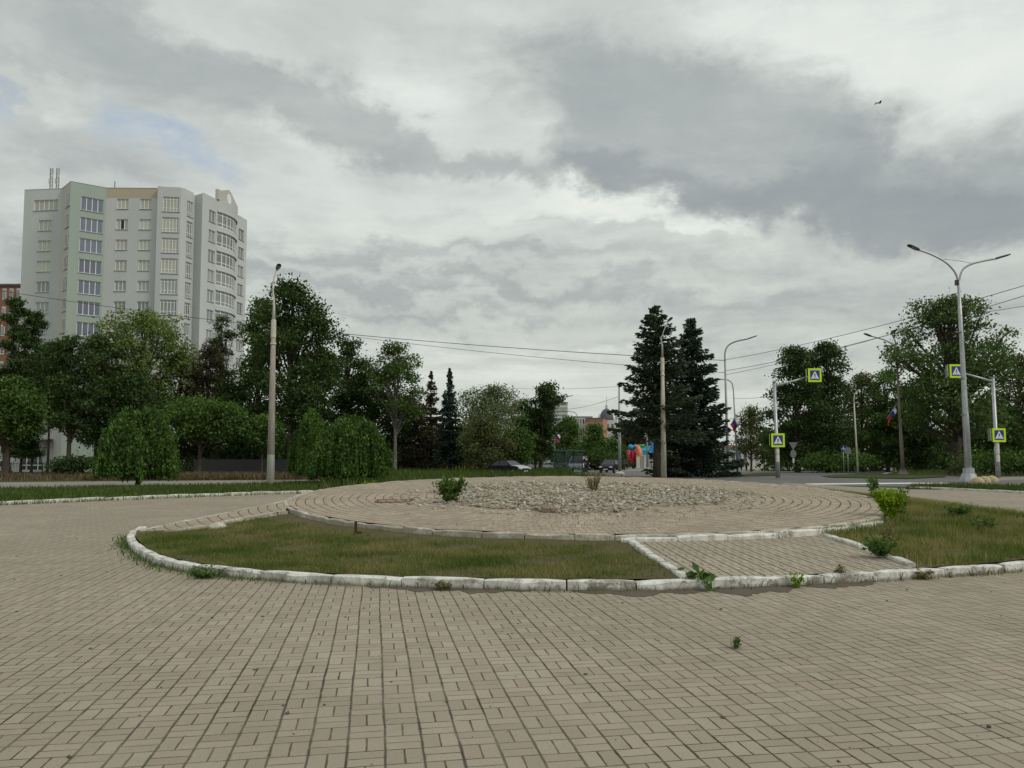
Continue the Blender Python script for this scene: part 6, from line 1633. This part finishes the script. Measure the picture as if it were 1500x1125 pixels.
bon = MB(); bon.add([(1.05, .74, .985), (1.05, -.74, .985), (1.78, -.72, .865), (1.78, .72, .865)], [(3, 2, 1, 0)]).add([(1.78, .72, .865), (1.78, -.72, .865), (2.10, -.66, .69), (2.10, .66, .69)], [(3, 2, 1, 0)]); bon.build('bonnet', C_silver, sal)
car('silver people carrier behind the bus shelter', XY(846, 98), -1.75, C_silver, 'van', None, 'people_carrier')
GP = 'cars parked along the far street'
for i, (px, Y, rz, pt, kd, lb) in enumerate([(662, 140, .1, C_white, 'saloon', 'white parked car seen between the trunks left of the willow'), (782, 150, .1, C_silver, 'hatch', 'silver parked car between the tree trunks left of the shelter'), (806, 150, 0, C_white, 'saloon', 'white parked car just left of the bus shelter'),
        (762, 150, .1, C_greyc, 'hatch', 'grey parked car behind the bright green small tree'), (836, 155, -1.6, C_white, 'van', 'white van seen through the bus shelter'), (855, 175, -1.7, C_navy, 'van', 'dark blue van above the silver people carrier'),
        (898, 150, -2.2, C_navy, 'saloon', 'navy parked car above the black hatchback'), (903, 150, -2.4, C_black, 'van', 'black van parked left of the inflatables'), (886, 165, -2.0, C_white, 'hatch', 'white parked car partly behind the wide dark shrub'), (893, 172, -2.2, C_greyc, 'hatch', 'grey parked car left of the slim mast')]):
    car(lb, XY(px, Y), rz, pt, kd, GP)

# ------------------------------------------------------------------ bus shelter
M_shel = simple('shelter_paint', (.035, .075, .085), .5, .2)
def b_sg(nt, bs):
    setp(nt, bs, (.10, .17, .18), .1, 0, None, .6); bs.inputs['Alpha'].default_value = .45
M_shg = mat('shelter_glass', b_sg)
a, b2 = XY(813, 86), XY(853, 86); W = (b2 - a).length; t = thing('bus_shelter', 'dark green bus shelter with glass walls beside the road', 'bus shelter', (a + b2) / 2, -.1)
MB().box((0, 0, 2.45), (W + .3, 1.7, .14), 0, 0, .04).build('roof', M_shel, t)
for x in (-W / 2, -W / 6, W / 6, W / 2):
    for y in (-.7, .7): 
        if y < 0 and abs(x) < W / 3: continue
        MB().box((x, y, 1.2), (.09, .09, 2.38)).build('post', M_shel, t)
for i in range(3):
    x = -W / 2 + W * (i + .5) / 3; MB().box((x, .7, 1.25), (W / 3 - .12, .03, 1.7)).build('glass_panel', M_shg, t); MB().box((x, .68, 1.3), (W / 3 - .12, .05, .06)).build('crossbar', M_shel, t)
for x in (-W / 2, W / 2): MB().box((x, 0, 1.25), (.03, 1.28, 1.7)).build('glass_panel', M_shg, t)
MB().box((W / 2, -.2, 1.0), (.12, .9, 1.5)).build('poster_panel', C_navy, t); MB().box((0, .45, .45), (W * .6, .35, .06)).build('seat', M_rustpole, t)

# ------------------------------------------------------------------ inflatables with fence
def inflat(n): return simple(n[0], n[1], .4, 0, .12, 2, 0, .5)
I_b, I_g, I_r, I_o, I_t = [inflat(x) for x in (('inflatable_blue', (.03, .22, .55)), ('inflatable_green', (.02, .26, .05)), ('inflatable_red', (.50, .02, .06)), ('inflatable_orange', (.70, .20, .06)), ('inflatable_teal', (.02, .28, .42)))]
def fat(mb, a, b2, r):
    r *= 1.39
    mb.tube([Vector(a).lerp(Vector(b2), f) for f in (0, .04, .5, .96, 1)], [r * .6, r, r * 1.06, r, r * .6], 10)
Y = 172; b = XY(948, Y); k = Y / F; t = thing('inflatable_slide', 'big blue and green inflatable slide behind the pale fence', 'inflatable slide', b)
def L2(px, py): q = P(px, py, Y) - b; return q
mb = MB()
for i in range(6): z = .9 + (L2(955, 646).z - .9) * (i + .5) / 6; fat(mb, (L2(948, 0).x, 0, z), (L2(962, 0).x, 0, z), .42)
fat(mb, (L2(948, 0).x, -.3, .2), (L2(948, 0).x, -.3, L2(0, 645).z), .3); mb.build('tower', I_b, t, True)
mb = MB()
for i in range(5): fat(mb, (L2(928 + i * 4, 0).x, -.4, L2(0, 665).z + .0 + i * .12), (L2(932 + i * 4, 0).x, .9, L2(0, 658).z + .1 + i * .1), .42)
for i in range(3): fat(mb, (L2(927, 0).x, -.6 + .5 * i, 2.2 + .7 * i), (L2(948, 0).x, -.6 + .5 * i, 2.6 + .8 * i), .42)
mb.build('slide', I_t, t, True)
mb = MB(); fat(mb, (L2(927, 0).x, .6, L2(0, 654).z), (L2(938, 0).x, .6, L2(0, 653).z), .28); fat(mb, (L2(956, 0).x, -.4, L2(0, 650).z), (L2(956, 0).x, -.4, L2(0, 642).z), .42); fat(mb, (L2(961, 0).x, -.4, L2(0, 658).z), (L2(961, 0).x, -.4, L2(0, 642).z), .45); mb.build('trim', I_g, t, True)
mb = MB(); fat(mb, (L2(921, 0).x, -.4, L2(0, 655).z), (L2(925, 0).x, -.2, L2(0, 652).z), .22); fat(mb, (L2(923, 0).x, -.4, L2(0, 658).z), (L2(926, 0).x, -.3, L2(0, 662).z), .2); mb.build('horn', I_b, t, True)
Y = 166; b = XY(922, Y); t = thing('inflatable_castle', 'small red inflatable castle with an orange tower', 'inflatable castle', b)
mb = MB()
for i in range(4): fat(mb, (L2(913, 0).x, -.5 + i * .1, 1.3 + .6 * i), (L2(929, 0).x, -.5 + i * .1, 1.3 + .6 * i), .33)
mb.build('base', I_r, t, True)
mb = MB()
for px_ in (914, 920, 930): fat(mb, (L2(px_, 0).x, -.7, 1.2), (L2(px_, 0).x, -.7, 3.9), .3)
mb.build('column', I_r, t, True)
mb = MB(); mb.tube([(L2(928, 0).x, -1.3, 1.2), (L2(928, 0).x, -1.3, 3.2), (L2(926.5, 0).x, -1.3, 4.4), (L2(924, 0).x, -1.3, 4.9)], [.8, .7, .5, .22], 12); mb.build('orange_tower', I_o, t, True)
mb = MB(); mb.lathe([(.02, -.6), (.48, -.4), (.62, 0), (.48, .4), (.02, .6)], (L2(917, 0).x, -.6, 4.5), 12); mb.build('ball', I_t, t, True)
Y = 163; a, b2 = XY(932, Y), XY(966, Y); t = thing('panel_fence', 'pale grey panel fence in front of the blue inflatable slide', 'fence', a)
W = (b2 - a).length
for i in range(6): MB().box((W * (i + .5) / 6, 0, 1.35), (W / 6 - .06, .05, 2.5)).build('fence_panel', M_sill if i % 2 else M_cream, t)
MB().box((W / 2, -.05, 2.66), (W, .08, .08)).build('top_rail', M_cream, t)
Y = 165; a, b2 = XY(905, Y), XY(931, Y); t = thing('trailer', 'low black trailer carrying the red inflatable castle', 'trailer', a); W = (b2 - a).length
MB().box((W / 2, 0, .8), (W, 2.0, .9), 0, 0, .04).build('bed', M_head, t)
for x in (.6, W - .6): MB().tube([(x, -1.05, .36), (x, -.8, .36)], .36, 14).build('wheel', M_tyre, t)

# ------------------------------------------------------------------ people
M_skin = simple('skin', (.42, .26, .19), .6); M_cl = simple('dark_clothing', (.014, .015, .018), .85); M_cl2 = simple('dark_jacket', (.02, .02, .026), .85); M_hair = simple('hair_dark', (.02, .014, .01), .7); M_shoe = simple('light_shoes', (.35, .34, .33), .7)
def skin_obj(name, verts, edges, m, parent=None, root=0, sub=2):
    me = bpy.data.meshes.new(name); me.from_pydata([v[:3] for v in verts], edges, []); o = link(name, me, m, parent)
    md = o.modifiers.new('s', 'SKIN'); md.use_smooth_shade = True; sv = me.skin_vertices[0].data
    for i, v in enumerate(verts): sv[i].radius = (v[3], v[3] if len(v) < 5 else v[4]); sv[i].use_root = (i == root)
    o.modifiers.new('u', 'SUBSURF').levels = sub; o.modifiers[-1].render_levels = sub; return o
def person(label, loc, rz, stride=.12, arms=((.30, .0), (-.30, .0)), coat=M_cl):
    h = []; e = []
    def add(x, y, z, r, par=None, r2=None):
        h.append((x, y, z, r, r2 or r)); 
        if par is not None: e.append((par, len(h) - 1))
        return len(h) - 1
    pel = add(0, 0, .95, .13, None, .11); ab = add(0, 0, 1.12, .13, pel, .10); ch = add(0, .01, 1.32, .155, ab, .11); ne = add(0, .0, 1.49, .06, ch); hd0 = add(0, -.01, 1.58, .075, ne); hd = add(0, -.015, 1.66, .095, hd0); hd2 = add(0, -.005, 1.74, .07, hd)
    nose = add(0, -.115, 1.645, .012, hd)
    for s in (1, -1): add(s * .092, 0, 1.65, .014, hd)
    for i, s in enumerate((1, -1)):
        sh = add(s * .18, 0, 1.42, .065, ch); el = add(s * .25, .03 + arms[i][1] * .3, 1.15, .046, sh); wr = add(s * .24, -.05 - arms[i][1] * .5, .93 + abs(arms[i][1]) * .5, .03, el); pm = add(s * .24, wr and -.07 - arms[i][1] * .6, .86 + abs(arms[i][1]) * .55, .034, wr, .018)
        px_, py_, pz_ = h[pm][:3]
        for f in range(4): add(px_ - s * .0, py_ - .03 + f * .02, pz_ - .085 + .008 * abs(f - 1.4), .009, pm)
        add(px_ - s * .02, py_ - .045, pz_ - .045, .010, pm)
        hip = add(s * .09, 0, .88, .095, pel); kn = add(s * .10, -.03 - s * stride * .5, .50, .06, hip); an = add(s * .10, .02 - s * stride, .09, .042, kn); add(s * .105, -.13 - s * stride, .035, .038, an)
    o = skin_obj('person', h, e, M_skin, None, pel); o.location = loc; o.rotation_euler = (0, 0, rz); tag(o, label, 'person')
    keep = [i for i, v in enumerate(h)]
    cv, ce, mp = [], [], {}
    def cadd(i, g_): mp[i] = len(cv); v = h[i]; cv.append((v[0], v[1], v[2], v[3] + g_, v[4] + g_))
    fing = set()
    names = list(range(len(h)))
    # clothing follows torso, arms to the wrist and legs to the ankle
    body_idx = [pel, ab, ch]; i0 = nose + 3
    for i in body_idx: cadd(i, .018)
    for k in range(2):
        base = i0 + k * 13
        for j in (0, 1, 2): cadd(base + j, .014)
        for j in (9, 10, 11): cadd(base + j, .018)
    for a_, b_ in e:
        if a_ in mp and b_ in mp: ce.append((mp[a_], mp[b_]))
    skin_obj('clothing', cv, ce, coat, o, 0)
    hm = MB(); hm.lathe([(.112, 1.66), (.118, 1.70), (.105, 1.76), (.07, 1.80), (.01, 1.815)], (0, .012, 0), 14); hm.build('hair', M_hair, o, True)
    for s in (1, -1): MB().box((s * .105, -.07 - s * stride, .04), (.10, .27, .085), 0, 0, .025).build('shoe', M_shoe if coat is M_cl2 else M_cl, o)
    return o
person('person in dark clothes standing by the road right of the bus shelter', GT(858.5, 695.5), .5, .05, ((0, .25), (0, .3)), M_cl)
person('person in dark clothes walking near the curved flag post', XY(1085.5, 124), 2.6, .2, ((0, 0), (0, .1)), M_cl2)
person('second person in dark clothes walking behind the first one', XY(1093, 124), 2.6, .18, ((0, 0), (0, 0)), M_cl)

# thin air between here and the far buildings
def haze():
    mb = MB().box((0, 300, 59), (2400, 1400, 122)); m = bpy.data.materials.new('haze_air'); m.use_nodes = True; n = m.node_tree.nodes; n.clear()
    out = n.new('ShaderNodeOutputMaterial'); v = n.new('ShaderNodeVolumePrincipled'); v.inputs['Color'].default_value = (.85, .88, .92, 1); v.inputs['Density'].default_value = .0003; v.inputs['Anisotropy'].default_value = .2
    m.node_tree.links.new(v.outputs[0], out.inputs['Volume']); o = mb.build('haze', m); tag(o, 'thin pale haze over the street', 'haze', None, 'stuff')
USE_HAZE = False
if USE_HAZE: haze()
bpy.context.view_layer.update()
